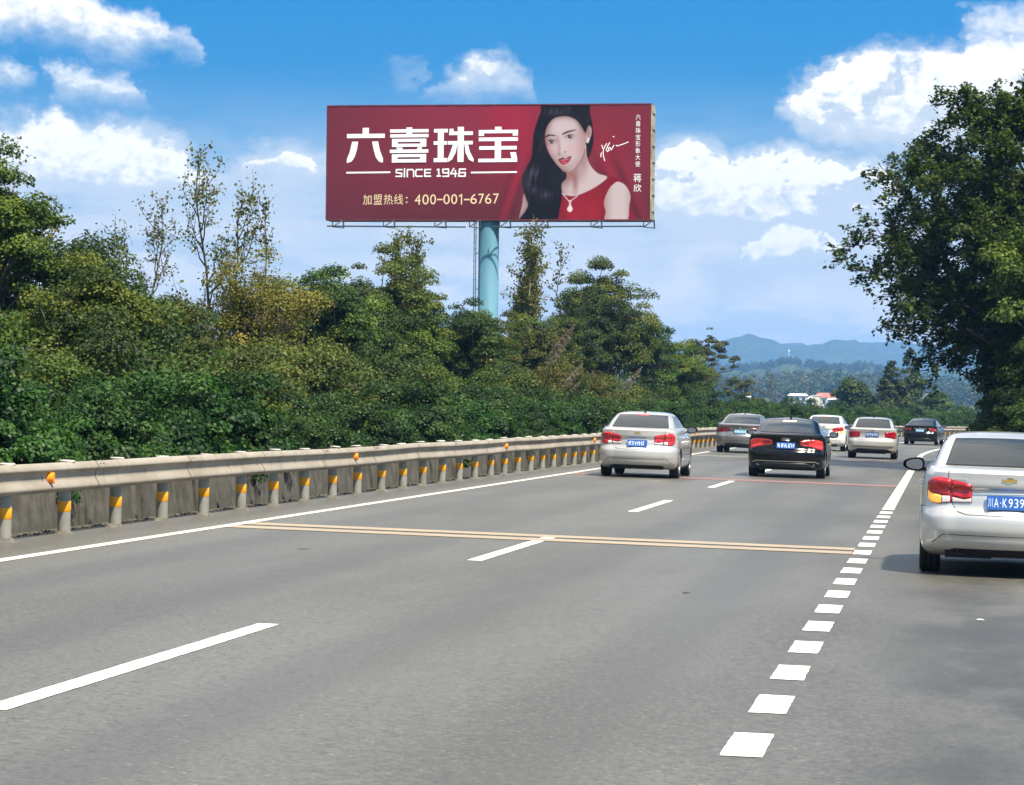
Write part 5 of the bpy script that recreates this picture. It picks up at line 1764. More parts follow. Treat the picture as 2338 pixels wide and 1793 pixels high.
PLUME = leaf_mat('plume_straw', [(0.1360, 0.1105, 0.0808), (0.2040, 0.1700, 0.1275), (0.2720, 0.2338, 0.1827), (0.3400, 0.2975, 0.2380)], 0.3)


def unit(v):
    return v / (np.linalg.norm(v, axis=-1, keepdims=True) + 1e-9)


def leaves(rng, C, N, size, tone, aspect=0.5, fold=0.25, hang=0.0, hexa=False):
    """leaf faces at C facing N; 4 (or 6) vertices each"""
    n = len(C)
    N = unit(N)
    r = rng.normal(size=(n, 3))
    r[:, 2] -= hang
    T = unit(r - (r * N).sum(1, keepdims=True) * N)
    B = np.cross(N, T)
    L = (size * rng.uniform(0.65, 1.25, n))[:, None]
    W = L * aspect
    if hexa:
        pts = [(-0.5, 0.0), (-0.25, 0.42), (0.2, 0.42), (0.55, 0.0), (0.2, -0.42), (-0.25, -0.42)]
        V = np.stack([C + T * L * a + B * L * b * (aspect / 0.5) for a, b in pts], 1)
        k_ = 6
    else:
        up = N * L * fold * 0.5
        V = np.stack([C - T * L * 0.5, C + B * W + up - T * L * 0.05, C + T * L * 0.5, C - B * W + up - T * L * 0.05], 1)
        k_ = 4
    F = np.arange(n * k_).reshape(n, k_)
    return V.reshape(-1, 3), F, np.repeat(tone, k_)


def clumps(rng, centers, radii, per, size, out_from, aspect=0.5, flat=0.75, hang=0.2, spread=1.0):
    k_ = len(centers)
    n = int(per.sum())
    idx = np.repeat(np.arange(k_), per)
    d = unit(rng.normal(size=(n, 3)))
    d[:, 2] = np.where(d[:, 2] < -0.12, -d[:, 2] * 0.8, d[:, 2])
    rad = rng.random(n) ** 0.33 * spread
    C = centers[idx] + d * (radii[idx] * rad)[:, None] * np.array([1, 1, flat])
    outw = unit(C - out_from)
    N = d * 0.8 + outw * 0.35 + rng.normal(size=(n, 3)) * 0.55 + np.array([0, 0, 0.45])
    ct = rng.random(k_)
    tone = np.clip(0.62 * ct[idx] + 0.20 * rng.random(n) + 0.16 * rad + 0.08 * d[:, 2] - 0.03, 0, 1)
    return leaves(rng, C, N, size, tone, aspect, 0.25, hang)


def tubes(segs, n=6):
    mb = MB()
    for pts, r in segs:
        mb.tube(pts, r, n if r[0] > 0.03 else 4)
    return mb


def wiggle(rng, a, b, k_=4, amp=0.06):
    a, b = np.asarray(a, float), np.asarray(b, float)
    L = np.linalg.norm(b - a)
    out = []
    for i in range(k_ + 1):
        t = i / k_
        p = a + (b - a) * t
        if 0 < i < k_:
            p = p + rng.normal(size=3) * amp * L
        out.append(tuple(p))
    return out


def broadleaf(seed, h, rx, base=0.25, n_cl=80, per=190, size=0.13, mat=DEEP, lumps=5, aspect=0.5, cl=(0.35, 0.75), trunk=0.13, top=1.0, flat=0.8, airy=0.0):
    """round crowned tree: (trunk mesh, crown mesh)"""
    rng = np.random.default_rng(seed)
    z0 = h * base
    # envelope: a union of lumps
    lc = []
    for i in range(lumps):
        a = rng.uniform(0, 2 * math.pi)
        q = rng.uniform(0.15, 0.55)
        lc.append((math.cos(a) * rx * q, math.sin(a) * rx * q, z0 + (h - z0) * rng.uniform(0.30, 0.72), rx * rng.uniform(0.45, 0.68), (h - z0) * rng.uniform(0.24, 0.36)))
    lc.append((rng.uniform(-.15, .15) * rx, rng.uniform(-.15, .15) * rx, z0 + (h - z0) * 0.68, rx * 0.55 * top, (h - z0) * 0.32))
    lc.append((0, 0, z0 + (h - z0) * 0.36, rx * 0.80, (h - z0) * 0.36))
    cen = []
    for i in range(n_cl):
        l = lc[rng.integers(len(lc))]
        d = unit(rng.normal(size=3))
        if d[2] < -0.4:
            d[2] *= -0.5
        q = rng.uniform(0.55, 1.0) if rng.random() < 0.78 else rng.uniform(0.1, 0.55)
        cen.append((l[0] + d[0] * l[3] * q, l[1] + d[1] * l[3] * q, l[2] + d[2] * l[4] * q))
    cen = np.array(cen)
    rad = rng.uniform(cl[0], cl[1], n_cl) * (0.75 + 0.5 * (1 - airy))
    rad *= rx / 2.4
    pr = np.maximum(8, (per * (rad / rad.mean()) ** 2 * rng.uniform(0.5, 1.3, n_cl)).astype(int))
    mid = np.array([0, 0, z0 + (h - z0) * 0.45])
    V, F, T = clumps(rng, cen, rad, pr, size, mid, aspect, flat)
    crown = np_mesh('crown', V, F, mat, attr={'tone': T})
    segs = [(wiggle(rng, (0, 0, -0.3), (rng.uniform(-.2, .2) * rx, rng.uniform(-.2, .2) * rx, z0 + (h - z0) * 0.55), 5, 0.03), list(np.linspace(trunk, trunk * 0.35, 6)))]
    tp = segs[0][0]
    for i in range(0, n_cl, 2):
        t = rng.integers(2, 6)
        a = tp[min(t, 5)]
        if cen[i][2] < a[2]:
            a = tp[2]
        segs.append((wiggle(rng, a, cen[i], 3, 0.07), list(np.linspace(trunk * 0.30, 0.012, 4))))
    return tubes(segs).mesh('trunk', BARK, True), crown


def sparse(seed, h, spread, n_br=12, mat=POPLAR, size=0.10, per=26, low=0.15, up=1.4, bark=PALE_BARK, trunk=0.07, top_tuft=1.0, twigs=4, tw_len=0.75, stems=1):
    """thin upright tree with scattered leaves and the twigs showing"""
    rng = np.random.default_rng(seed)
    segs, anchors = [], []
    for s_ in range(stems):
        lean = rng.normal(size=2) * (0.03 if stems == 1 else 0.12) * h
        hh = h if s_ == 0 else h * rng.uniform(0.7, 0.95)
        tp = wiggle(rng, (rng.normal() * 0.15 * (stems > 1), rng.normal() * 0.15 * (stems > 1), -0.3), (lean[0], lean[1], hh), 8, 0.010)
        segs.append((tp, list(np.linspace(trunk, 0.010, 9))))
        tpn = np.array(tp)
        for b in range(n_br):
            t = low + (0.95 - low) * (b + rng.random()) / n_br
            p0 = tpn[int(t * 8)] + (tpn[min(8, int(t * 8) + 1)] - tpn[int(t * 8)]) * (t * 8 % 1)
            a = rng.uniform(0, 2 * math.pi)
            L = spread * (1.25 - t) * rng.uniform(0.6, 1.2)
            d = unit(np.array([math.cos(a), math.sin(a), up * rng.uniform(0.7, 1.3)]))
            p1 = p0 + d * L
            bp = wiggle(rng, p0, p1, 4, 0.05)
            segs.append((bp, list(np.linspace(trunk * 0.32, 0.007, 5))))
            bpn = np.array(bp)
            for q in range(twigs):
                u = rng.uniform(0.3, 1.0)
                i = min(3, int(u * 4))
                c0 = bpn[i] + (bpn[i + 1] - bpn[i]) * (u * 4 - i)
                c1 = c0 + unit(d * 0.6 + rng.normal(size=3) * 0.75 + np.array([0, 0, 0.5])) * tw_len * rng.uniform(0.5, 1.2)
                tw = wiggle(rng, c0, c1, 2, 0.06)
                segs.append((tw, [0.009, 0.006, 0.004]))
                for k_ in range(max(1, int(per * rng.uniform(0.4, 1.3)))):
                    w = rng.random()
                    anchors.append(c0 + (c1 - c0) * w + rng.normal(size=3) * 0.09)
        for k_ in range(int(60 * top_tuft)):
            w = rng.uniform(0.80, 1.0)
            anchors.append(tpn[min(7, int(w * 8))] * (1 - (w * 8 % 1)) + tpn[min(8, int(w * 8) + 1)] * (w * 8 % 1) + rng.normal(size=3) * np.array([.14, .14, .10]))
    C = np.array(anchors)
    n = len(C)
    N = rng.normal(size=(n, 3)) + np.array([0, 0, 0.2])
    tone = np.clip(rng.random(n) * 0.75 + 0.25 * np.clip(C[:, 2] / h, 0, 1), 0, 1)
    V, F, T = leaves(rng, C, N, size, tone, 0.46, 0.2, 1.2, True)
    return tubes(segs, 5).mesh('trunk', bark, True), np_mesh('crown', V, F, mat, attr={'tone': T})


def shrub(seed, h, rx, n_cl=60, per=200, size=0.065, mat=HEDGE, cl=(0.22, 0.42), spiky=0.0):
    rng = np.random.default_rng(seed)
    cen = []
    for i in range(n_cl):
        d = unit(rng.normal(size=3))
        d[2] = abs(d[2])
        q = rng.uniform(0.55, 1.0)
        cen.append((d[0] * rx * q * rng.uniform(0.85, 1.1), d[1] * rx * q * rng.uniform(0.85, 1.1), 0.12 * h + d[2] * h * 0.80 * q))
    cen = np.array(cen)
    # sides go down to the ground
    low = rng.random(n_cl) < 0.45
    cen[low, 2] *= rng.uniform(0.3, 0.9, low.sum())
    rad = rng.uniform(cl[0], cl[1], n_cl)
    pr = np.maximum(8, (per * (rad / rad.mean()) ** 2 * rng.uniform(0.6, 1.3, n_cl)).astype(int))
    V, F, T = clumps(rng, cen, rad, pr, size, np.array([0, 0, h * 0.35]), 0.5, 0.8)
    # young shoots standing out of the outline
    ns = int(40 + 60 * spiky)
    sc = []
    sd_ = []
    for i in range(ns):
        c = cen[rng.integers(n_cl)]
        d = unit(np.array([rng.normal() * 0.6, rng.normal() * 0.6, 1.0 + spiky]))
        L = rng.uniform(0.15, 0.45)
        for t in np.linspace(0.2, 1, 9):
            sc.append(np.array(c) + d * (L * t + 0.20) + rng.normal(size=3) * 0.03)
            sd_.append(0.55 + 0.45 * t)
    sc = np.array(sc)
    V2, F2, T2 = leaves(rng, sc, rng.normal(size=sc.shape) + np.array([0, 0, 0.8]), size * 1.05, np.clip(np.array(sd_) * rng.uniform(0.7, 1.1, len(sd_)), 0, 1))
    V = np.concatenate([V, V2])
    F = np.concatenate([F, F2 + F.max() + 1])
    T = np.concatenate([T, T2])
    segs = []
    for i in range(0, n_cl, 4):
        a = rng.uniform(0, 2 * math.pi)
        segs.append((wiggle(rng, (math.cos(a) * 0.12, math.sin(a) * 0.12, -0.1), cen[i], 3, 0.05), [0.022, 0.016, 0.010, 0.006]))
    return tubes(segs, 4).mesh('stems', BARK, True), np_mesh('foliage', V, F, mat, attr={'tone': T})


def plant(name, meshes, s, o, z, scale=1.0, rz=0.0, label='', cat='tree', group=None, names=('trunk', 'crown'), mat=None, xyz=None, sz=None):
    loc = xyz or P(s, o, z)
    sc = (scale, scale, scale * (sz or 1.0))
    root = empty(name, loc, (0, 0, rz), label=label, cat=cat, group=group)
    root.scale = sc
    inst(names[0], meshes[0], root)
    c = inst(names[1], meshes[1], root)
    if mat is not None:
        c.material_slots[0].link = 'OBJECT'
        c.material_slots[0].material = mat
    return root


# ---- hedge shrubs on the median
HS = [shrub(100 + i, 1.75, 1.0, 74, 330, 0.047, HEDGE, (0.15, 0.36), 0.3 * (i % 3)) for i in range(5)]
rng = random.Random(21)
s = 25.0
i = 0
HG = 'hedge shrubs on the median'
while s < 262:
    far = s > 130
    plant('hedge_shrub', HS[i % 5], s, -11.35 + rng.uniform(-.45, .35), 0.0, rng.choice((0.84, 0.95, 1.05, 1.15, 1.28)) * (1.0 if not far else 1.08), rng.uniform(0, 6.28),
          'dense dark green shrub in the clipped hedge just behind the guardrail', 'shrub', HG, ('stems', 'foliage'))
    s += rng.uniform(1.15, 1.85) if not far else rng.uniform(1.7, 2.2)
    i += 1

# ---- second row: taller bushes between hedge and trees
US = [shrub(140, 2.5, 1.5, 90, 290, 0.060, MIDG, (0.3, 0.55), 0.5), shrub(141, 2.7, 1.4, 90, 290, 0.062, DEEP, (0.3, 0.55), 0.2),
      shrub(142, 2.6, 1.6, 90, 290, 0.055, OLIVE, (0.3, 0.5), 0.9), shrub(143, 2.9, 1.5, 90, 280, 0.060, RUSTY, (0.28, 0.5), 1.2)]
under = [
    (39.6, -13.4, 1, 0.80), (42.8, -13.6, 0, 1.00), (46.5, -14.0, 1, 1.20), (49.5, -13.4, 0, 0.78), (52.3, -14.6, 1, 1.15), (55.5, -13.8, 1, 0.80), (59.0, -14.6, 0, 1.15), (62.0, -13.8, 1, 0.75), (65.8, -14.8, 2, 1.25), (69.0, -14.2, 2, 0.90),
    (72.5, -14.8, 1, 1.20), (76.5, -14.0, 1, 0.80), (80.5, -14.8, 0, 1.25), (84.8, -14.0, 1, 0.90), (89.5, -14.8, 0, 1.15), (94.5, -13.8, 1, 0.85), (99.5, -14.8, 0, 1.25), (105, -14.2, 3, 1.05), (111, -14.6, 2, 1.35),
    (117, -14.2, 3, 1.05), (123, -14.6, 2, 1.30), (129, -14.0, 0, 0.9), (136, -14.4, 1, 1.25), (143, -14.0, 0, 0.95), (150, -14.2, 1, 1.15), (158, -13.8, 0, 0.85), (166, -13.6, 1, 0.80), (44.0, -16.5, 1, 1.35), (50, -17, 0, 1.3), (57, -17.2, 0, 1.2), (64, -17.2, 1, 1.3), (71, -17.2, 2, 1.35), (79, -17.4, 1, 1.3), (88, -17.4, 0, 1.3), (97, -17.4, 1, 1.3), (108, -17.4, 2, 1.4), (120, -17.2, 2, 1.4), (132, -17.2, 0, 1.4)]
LMARK = [(41, 'at the very left edge'), (45, 'second from the left edge'), (48, 'below the tallest left tree'), (51, 'below the dark round left tree'), (54, 'left of the dense flat topped tree'), (57.5, 'below the dense flat topped tree'),
         (60.5, 'left of the olive tinted tree'), (64.5, 'below the olive tinted tree'), (67.5, 'left of the yellow tree'), (71.2, 'below the nearly bare tree'), (74.5, 'below the yellow tree'), (78, 'right of the yellow tree'), (82, 'below the left end of the billboard'),
         (86.5, 'below the first large character'), (91.5, 'below the second large character'), (96, 'left of the pale plumes'), (101, 'beside the pale plumes'), (107, 'below the blue column'), (113, 'right of the blue column'), (119, 'below the sparse poplars'),
         (125, 'below the portrait'), (131, 'left of the big green tree'), (138, 'below the brownish dark tree'), (145, 'below the big green tree'), (152, 'right of the big green tree'), (160, 'below the loose grey green tree'), (999, 'last before the hills')]
KIND = ['mid green leafy bush', 'dark green bush', 'olive green feathery bush', 'dry olive bush']
for q, (s_, o_, kd, sc_) in enumerate(under):
    lm = next(n_ for lim, n_ in LMARK if s_ <= lim)
    plant('bush', US[kd], s_, o_, 0.05, sc_, q * 1.7, KIND[kd] + (' just behind the hedge ' if o_ > -15.5 else ' in the back of the thicket ') + lm, 'bush',
          'bushes of the thicket behind the hedge', ('stems', 'foliage'))

# ---- tall trees along the left
TD = [broadleaf(1, 5.2, 2.2, 0.08, 125, 320, 0.070, DEEP, cl=(0.26, 0.58)), broadleaf(2, 5.6, 2.0, 0.10, 120, 320, 0.070, DEEP, 7, cl=(0.26, 0.58)), broadleaf(3, 6.4, 2.4, 0.10, 125, 310, 0.076, DEEP, 8, cl=(0.24, 0.56), airy=0.3)]
TM = [broadleaf(11, 5.4, 2.1, 0.08, 120, 330, 0.072, MIDG, 7, cl=(0.26, 0.58)), broadleaf(12, 7.0, 2.5, 0.10, 130, 380, 0.074, MIDG, 9, cl=(0.24, 0.55), airy=0.3)]
TO = [broadleaf(21, 6.4, 2.2, 0.08, 115, 270, 0.074, OLIVE, 7, cl=(0.24, 0.55), airy=0.4), broadleaf(22, 5.0, 1.9, 0.06, 100, 240, 0.078, OLIVE, 6, cl=(0.24, 0.55))]
TA = broadleaf(31, 5.6, 2.0, 0.12, 120, 130, 0.070, AUTUMN, 7, cl=(0.30, 0.62), airy=0.3, flat=1.0)
TG = broadleaf(41, 6.2, 2.2, 0.14, 80, 120, 0.088, GREYG, 7, cl=(0.22, 0.5), airy=0.8)
SP1 = sparse(51, 8.0, 2.2, 17, POPLAR, 0.080, 16, 0.22, 1.5, BARK, 0.075, 1.3, 5, 0.75, 2)
SP2 = sparse(52, 8.2, 1.7, 30, POPLAR, 0.092, 30, 0.10, 2.6, PALE_BARK, 0.085, 1.2, 7, 0.7, 2)
SP3 = sparse(53, 7.4, 1.3, 10, RUSTY, 0.10, 6, 0.30, 1.8, BARK, 0.05, 1.2, 4, 0.6)
SP4 = sparse(54, 6.8, 1.7, 16, POPLAR, 0.075, 26, 0.25, 1.6, BARK, 0.06, 1.0, 5, 0.7, 2)
LG = 'tall trees beyond the median on the left'
trees = [  # meshes, s, o, height scale, turn, label
    (TM[1], 54.5, -18.6, 0.90, 0.3, 'large mid green tree at the far left edge, the tallest dense crown there'),
    (SP4, 58.4, -19.4, 0.97, 1.0, 'sparse leafed sapling whose shoots stand above the far left tree'),
    (TD[0], 55.5, -17.0, 0.96, 2.0, 'dark green round tree just right of the far left edge'),
    (TM[0], 52.0, -15.6, 0.78, 4.0, 'low mid green tree at the left edge in front of the dark round tree'),
    (TD[1], 61.0, -17.4, 0.68, 0.0, 'dark dense tree left of the yellow tree, with a bushy flat top'),
    (TO[1], 65.5, -17.6, 0.80, 1.5, 'olive tinted tree in the gap between the dark dense tree and the yellow tree'),
    (TD[0], 69.0, -18.4, 0.80, 5.0, 'dark green tree directly below the bare twigs on the left'),
    (SP1, 77.5, -19.8, 0.99, 0.5, 'nearly bare tree with upright twigs and few brown leaves against the sky'),
    (TA, 75.0, -18.0, 0.98, 2.2, 'yellow leafed tree at the foot of the nearly bare one'),
    (TA, 78.5, -18.9, 0.92, 4.2, 'second yellow leafed tree, right of the first one'),
    (SP1, 73.0, -20.4, 0.80, 3.5, 'shorter nearly bare tree left of the tallest bare one'),
    (SP3, 84.5, -20.0, 1.00, 3.0, 'slender brown leafed sapling between the yellow tree and the dark trees'),
    (TD[2], 82.0, -17.6, 0.84, 1.0, 'dark green tree right of the yellow tree, loose crown showing sky'),
    (TM[0], 84.5, -18.2, 1.04, 0.2, 'bushy green tree left of the billboard column, below its left half'),
    (TD[0], 90.5, -18.4, 0.98, 3.3, 'small dark tree in the dip left of the olive tree'),
    (TO[0], 97.0, -18.4, 1.06, 4.1, 'olive green tree under the left half of the billboard'),
    (SP2, 108.0, -19.2, 0.92, 0.0, 'yellowish poplar close to the left of the blue column'),
    (SP2, 102.5, -19.2, 0.86, 1.8, 'shorter yellowish poplar between the olive tree and the column poplar'),
    (TM[1], 108.0, -17.4, 0.70, 2.4, 'green tree hiding the foot of the blue column'),
    (TD[2], 101.0, -16.6, 0.82, 0.9, 'dark tree in front of the poplars left of the column'),
    (SP2, 132.0, -20.0, 1.14, 3.9, 'tall sparse poplar just right of the blue column'),
    (SP2, 139.0, -20.4, 1.10, 5.2, 'second sparse poplar right of the blue column'),
    (SP3, 148.0, -20.8, 1.30, 0.8, 'thin lone sapling between the poplars and the big green tree'),
    (TO[1], 122.0, -16.8, 1.05, 2.9, 'low olive tree below the gap right of the blue column'),
    (TD[2], 140.0, -17.6, 1.16, 2.0, 'brownish dark tree on the left flank of the big green tree'),
    (TM[1], 146.5, -18.0, 1.28, 4.4, 'big green tree below the right end of the billboard'),
    (TD[1], 151.0, -16.6, 1.18, 1.2, 'dense green tree on the right shoulder of the big tree'),
    (TM[0], 156.5, -15.6, 0.98, 2.2, 'low green tree right of the dense green one, before the gap to the hills'),
    (TM[0], 81.5, -18.8, 0.95, 0.9, 'green tree filling the gap right of the yellow trees'),
    (TD[1], 92.5, -18.6, 0.98, 2.7, 'dark tree below the second large white character'),
    (TM[0], 96.0, -17.6, 0.90, 5.1, 'mid green tree in front of the olive tree'),
    (TD[0], 112.0, -18.2, 0.98, 0.6, 'dark round tree just left of the foot of the column'),
    (TO[0], 120.0, -18.4, 0.84, 1.9, 'olive tree covering the foot of the blue column'),
    (TM[0], 128.0, -18.6, 1.06, 3.1, 'green tree below the first poplar right of the column'),
    (TD[1], 136.0, -18.8, 1.08, 4.6, 'dark tree below the second poplar right of the column'),
    (TM[0], 161.0, -16.4, 1.02, 5.6, 'green tree between the dense green one and the loose grey green one'),
    (TG, 166.0, -15.9, 1.02, 5.0, 'loose grey green tree with sky showing through, last before the hills'),
    (TG, 172.0, -14.6, 0.62, 1.0, 'small thin grey green tree beside the view of the hills'),
    (SP3, 176.0, -13.6, 0.50, 2.0, 'small reddish brown sapling rising above the hedge before the hills'),
]
for me_, s_, o_, k_, rz, lb in trees:
    plant('tree', me_, s_, o_, 0.0, k_, rz, lb, 'tree', LG)

# ---- plume grass between the bushes
def plume(seed):
    rng_ = np.random.default_rng(seed)
    sg, C = [], []
    stalk = wiggle(rng_, (0, 0, -0.2), (0.55, 0.0, 2.3), 5, 0.01)
    sg.append((stalk, [0.012] * 5 + [0.006]))
    d = unit(np.array([0.75, 0, 1.0]))
    for i in range(1100):
        t = rng_.random()
        w = 0.075 * math.sin(math.pi * min(1, t * 0.9 + 0.08)) * (1 - 0.5 * t)
        C.append(np.array([0.55, 0, 2.25]) + d * 1.05 * t + rng_.normal(size=3) * np.array([w, w * 0.6, w * 0.5]))
    C = np.array(C)
    N = rng_.normal(size=C.shape)
    V, F, T = leaves(rng_, C, N, 0.08, 0.4 + 0.6 * rng_.random(len(C)), 0.12)
    for i in range(9):
        a = rng_.uniform(0, 6.28)
        sg.append(([(0, 0, 0), (0.25 * math.cos(a), 0.25 * math.sin(a), 0.9), (0.75 * math.cos(a), 0.75 * math.sin(a), 1.15)], [0.012, 0.009, 0.003]))
    return tubes(sg, 4).mesh('stalk', OLIVE, True), np_mesh('plume', V, F, PLUME, attr={'tone': T})


PL = plume(5)
for s_, o_, z_, sc_, rz, lb in ((92.0, -13.0, 0.5, 1.15, 0.1, 'pale feathery grass plume standing highest, below the column'), (92.6, -13.1, 0.3, 1.1, 0.5, 'grass plume leaning beside the highest one'),
                                (93.0, -12.6, 0.0, 0.92, 0.2, 'pale grass plume half way down the bushes below the column'), (92.0, -12.4, -0.2, 0.80, 0.0, 'lowest grass plume just above the hedge'),
                                (111.0, -12.6, 0.0, 0.98, 0.1, 'lone pale grass plume right of the others, above the hedge')):
    plant('plume_grass', PL, s_, o_, z_, sc_, rz, lb, 'grass', None, ('stalk', 'plume'))

# ---- overhanging trees on the right side
def overhang(seed, h, reach, n_main=16, leaf=0.17, mat=RIGHTG, toward=math.pi, fan=1.5, per=22, zlow=0.18):
    """roadside tree whose limbs reach out over the road in leafy sprays"""
    rng_ = np.random.default_rng(seed)
    sg, A, Dn = [], [], []
    tp = wiggle(rng_, (0, 0, -0.4), (-0.6, 0.0, h * 0.86), 7, 0.02)
    sg.append((tp, list(np.linspace(0.20, 0.05, 8))))
    tpn = np.array(tp)
    for b in range(n_main):
        t = zlow + (0.98 - zlow) * (b + rng_.random() * 0.8) / n_main
        i = min(6, int(t * 7))
        p0 = tpn[i] + (tpn[i + 1] - tpn[i]) * (t * 7 - i)
        a = toward + rng_.normal() * fan * 0.6
        L = reach * (0.62 + 0.55 * math.sin(math.pi * min(1.0, t * 0.85 + 0.18))) * rng_.uniform(0.7, 1.08) * (1.0 if t < 0.85 else 0.7)
        d = unit(np.array([math.cos(a), math.sin(a), rng_.uniform(0.15, 0.65) + 0.5 * (t > 0.8)]))
        p1 = p0 + d * L
        mid = (p0 + p1) / 2 + np.array([0, 0, 0.08 * L])
        end = p1 - np.array([0, 0, 0.06 * L])
        bp = [tuple(p0), tuple((p0 + mid) / 2 + rng_.normal(size=3) * 0.08), tuple(mid), tuple((mid + end) / 2 + rng_.normal(size=3) * 0.1), tuple(end)]
        sg.append((bp, list(np.linspace(0.065, 0.014, 5))))
        bpn = np.array(bp)
        for q in range(17):
            u = rng_.uniform(0.2, 1.0)
            j = min(3, int(u * 4))
            c0 = bpn[j] + (bpn[j + 1] - bpn[j]) * (u * 4 - j)
            dd = unit(d * 0.7 + rng_.normal(size=3) * 0.6 + np.array([0, 0, 0.15]))
            l2 = rng_.uniform(0.6, 1.35) * (reach / 4.5)
            c1 = c0 + dd * l2 - np.array([0, 0, 0.12 * l2])
            sg.append((wiggle(rng_, c0, c1, 3, 0.05), [0.016, 0.012, 0.009, 0.006]))
            for w_ in range(5):
                v0 = c0 + (c1 - c0) * rng_.uniform(0.3, 1.0)
                d3 = unit(dd + rng_.normal(size=3) * 0.7)
                l3 = rng_.uniform(0.3, 0.65)
                v1 = v0 + d3 * l3 - np.array([0, 0, 0.10])
                sg.append(([tuple(v0), tuple((v0 + v1) / 2), tuple(v1)], [0.007, 0.005, 0.003]))
                for e in range(per):
                    tt = rng_.uniform(0.15, 1.08)
                    A.append(v0 + (v1 - v0) * tt + rng_.normal(size=3) * 0.075)
                    Dn.append(np.array([0, 0, 1.0]) + rng_.normal(size=3) * 0.55)
    A, Dn = np.array(A), np.array(Dn)
    cen = A.mean(0)
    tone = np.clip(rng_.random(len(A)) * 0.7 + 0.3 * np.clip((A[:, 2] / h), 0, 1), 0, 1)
    V, F, T = leaves(rng_, A, Dn, leaf, tone, 0.30, 0.3, 0.9)
    return tubes(sg, 6).mesh('trunk', BARK, True), np_mesh('crown', V, F, mat, attr={'tone': T})


OV = [overhang(61, 12.0, 5.6, 18, zlow=0.34), overhang(62, 9.5, 4.8, 15, zlow=0.40), overhang(63, 7.5, 3.6, 14, 0.15, zlow=0.50)]
RD = [broadleaf(71, 8.5, 3.3, 0.03, 170, 330, 0.105, RIGHTG, 9, 0.40, cl=(0.26, 0.55)), broadleaf(72, 5.5, 2.4, 0.02, 140, 300, 0.095, RIGHTG, 8, 0.42, cl=(0.28, 0.58))]
RS = shrub(160, 3.3, 1.9, 130, 420, 0.085, RIGHTG, (0.3, 0.6), 0.4)
for s_, o_, k_, lb in ((78.0, 2.75, 0.80, 'bushy shrub at the right edge just above the nearest car'), (84.0, 2.85, 1.0, 'dark shrub on the right verge behind the nearest car roof'), (90.0, 2.9, 1.1, 'tall dark shrub on the right verge under the boughs'),
                       (96.5, 3.0, 1.15, 'large dark shrub on the right verge left of the others'), (103.0, 3.3, 1.2, 'farthest dark shrub on the right verge before the bend'), (110.0, 3.6, 1.2, 'dark shrub at the start of the bend on the right')):
    plant('verge_shrub', RS, s_, o_, 0.0, k_, s_, lb, 'shrub', 'shrubs on the right verge', ('stems', 'foliage'))
RGRP = 'trees on the right roadside'
for me_, s_, o_, k_, rz, lb in (
        (OV[0], 92.0, 3.4, 1.0, 0.10, 'tallest roadside tree at the right edge, branches reaching far over the road'),
        (OV[1], 88.0, 3.2, 0.98, -0.1, 'roadside tree with long leafy boughs below the tallest one on the right'),
        (OV[2], 96.0, 3.9, 1.0, 0.2, 'lower dark roadside tree, its twigs hanging beside the far hills'),
        (RD[0], 84.0, 4.3, 1.08, 0.7, 'dense bright green tree filling the right edge above the silver car'),
        (RD[0], 88.0, 4.5, 1.16, 4.0, 'high dense tree in the middle of the right roadside trees'),
        (RD[0], 92.0, 4.2, 1.0, 2.9, 'dense dark tree under the overhanging boughs on the right'),
        (RD[0], 99.0, 4.9, 1.15, 1.3, 'tall dark tree behind the boughs, its left flank beside the pointed trees'),
        (RD[1], 97.0, 3.1, 0.95, 1.9, 'low dark green tree beside the roof of the nearest car'),
        (RD[1], 89.0, 3.0, 0.95, 4.9, 'dark bushy tree behind the roof of the nearest car'),
        (RD[1], 81.0, 3.4, 0.80, 3.9, 'leafy low tree at the right edge just above the silver roof'),
        (RD[1], 104.0, 3.5, 1.05, 0.4, 'far shaded tree at the inner side of the bend'),
        (RD[0], 106.0, 5.0, 0.95, 5.4, 'tall shaded tree behind the overhanging boughs')):
    plant('roadside_tree', me_, s_, o_, 0.05, k_, rz, lb, 'tree', RGRP, mat=MIDG if 'bright green' in lb else None)


# ------------------------------------------------------------------ the far country
def ridge(name, y, xs, hs, mat, seed, rough=0.04, depth=900, bumps=(60, 5), foot=-2.6):
    """a range of hills: crest heights given at xs, falling off towards and away from the road"""
    rng_ = np.random.default_rng(seed)
    nx, ny = 260, 26
    X = np.linspace(xs[0], xs[-1], nx)
    crest = np.interp(X, xs, hs)
    ker = np.hanning(9)
    crest = np.convolve(np.pad(crest, 4, 'edge'), ker / ker.sum(), 'valid')
    for wl, am in ((0.05, 1.0), (0.13, 0.5), (0.31, 0.3)):
        crest = crest + rough * np.abs(hs).max() * am * np.sin(np.arange(nx) * wl * 6 + rng_.uniform(0, 6)) * rng_.uniform(0.5, 1.0)
    crest = crest + rng_.normal(size=nx) * bumps[1] * 0.25
    V, F = [], []
    for j in range(ny):
        t = j / (ny - 1) * 2 - 1
        fall = math.cos(t * math.pi / 2) ** 1.2
        for i in range(nx):
            spur = 1 + 0.25 * math.sin(X[i] / (bumps[0] * 2.2) + t * 4) * (1 - fall)
            V.append((X[i], y + depth * t * (0.5 if t > 0 else 1.0), foot + (crest[i] - foot) * fall * spur + (rng_.normal() * bumps[1] * 0.35 if 0.1 < fall < 0.98 else 0)))
    for j in range(ny - 1):
        for i in range(nx - 1):
            a = j * nx + i
            F.append((a, a + 1, a + nx + 1, a + nx))
    return inst(name, np_mesh(name, np.array(V), F, mat, False), None, kind='structure')


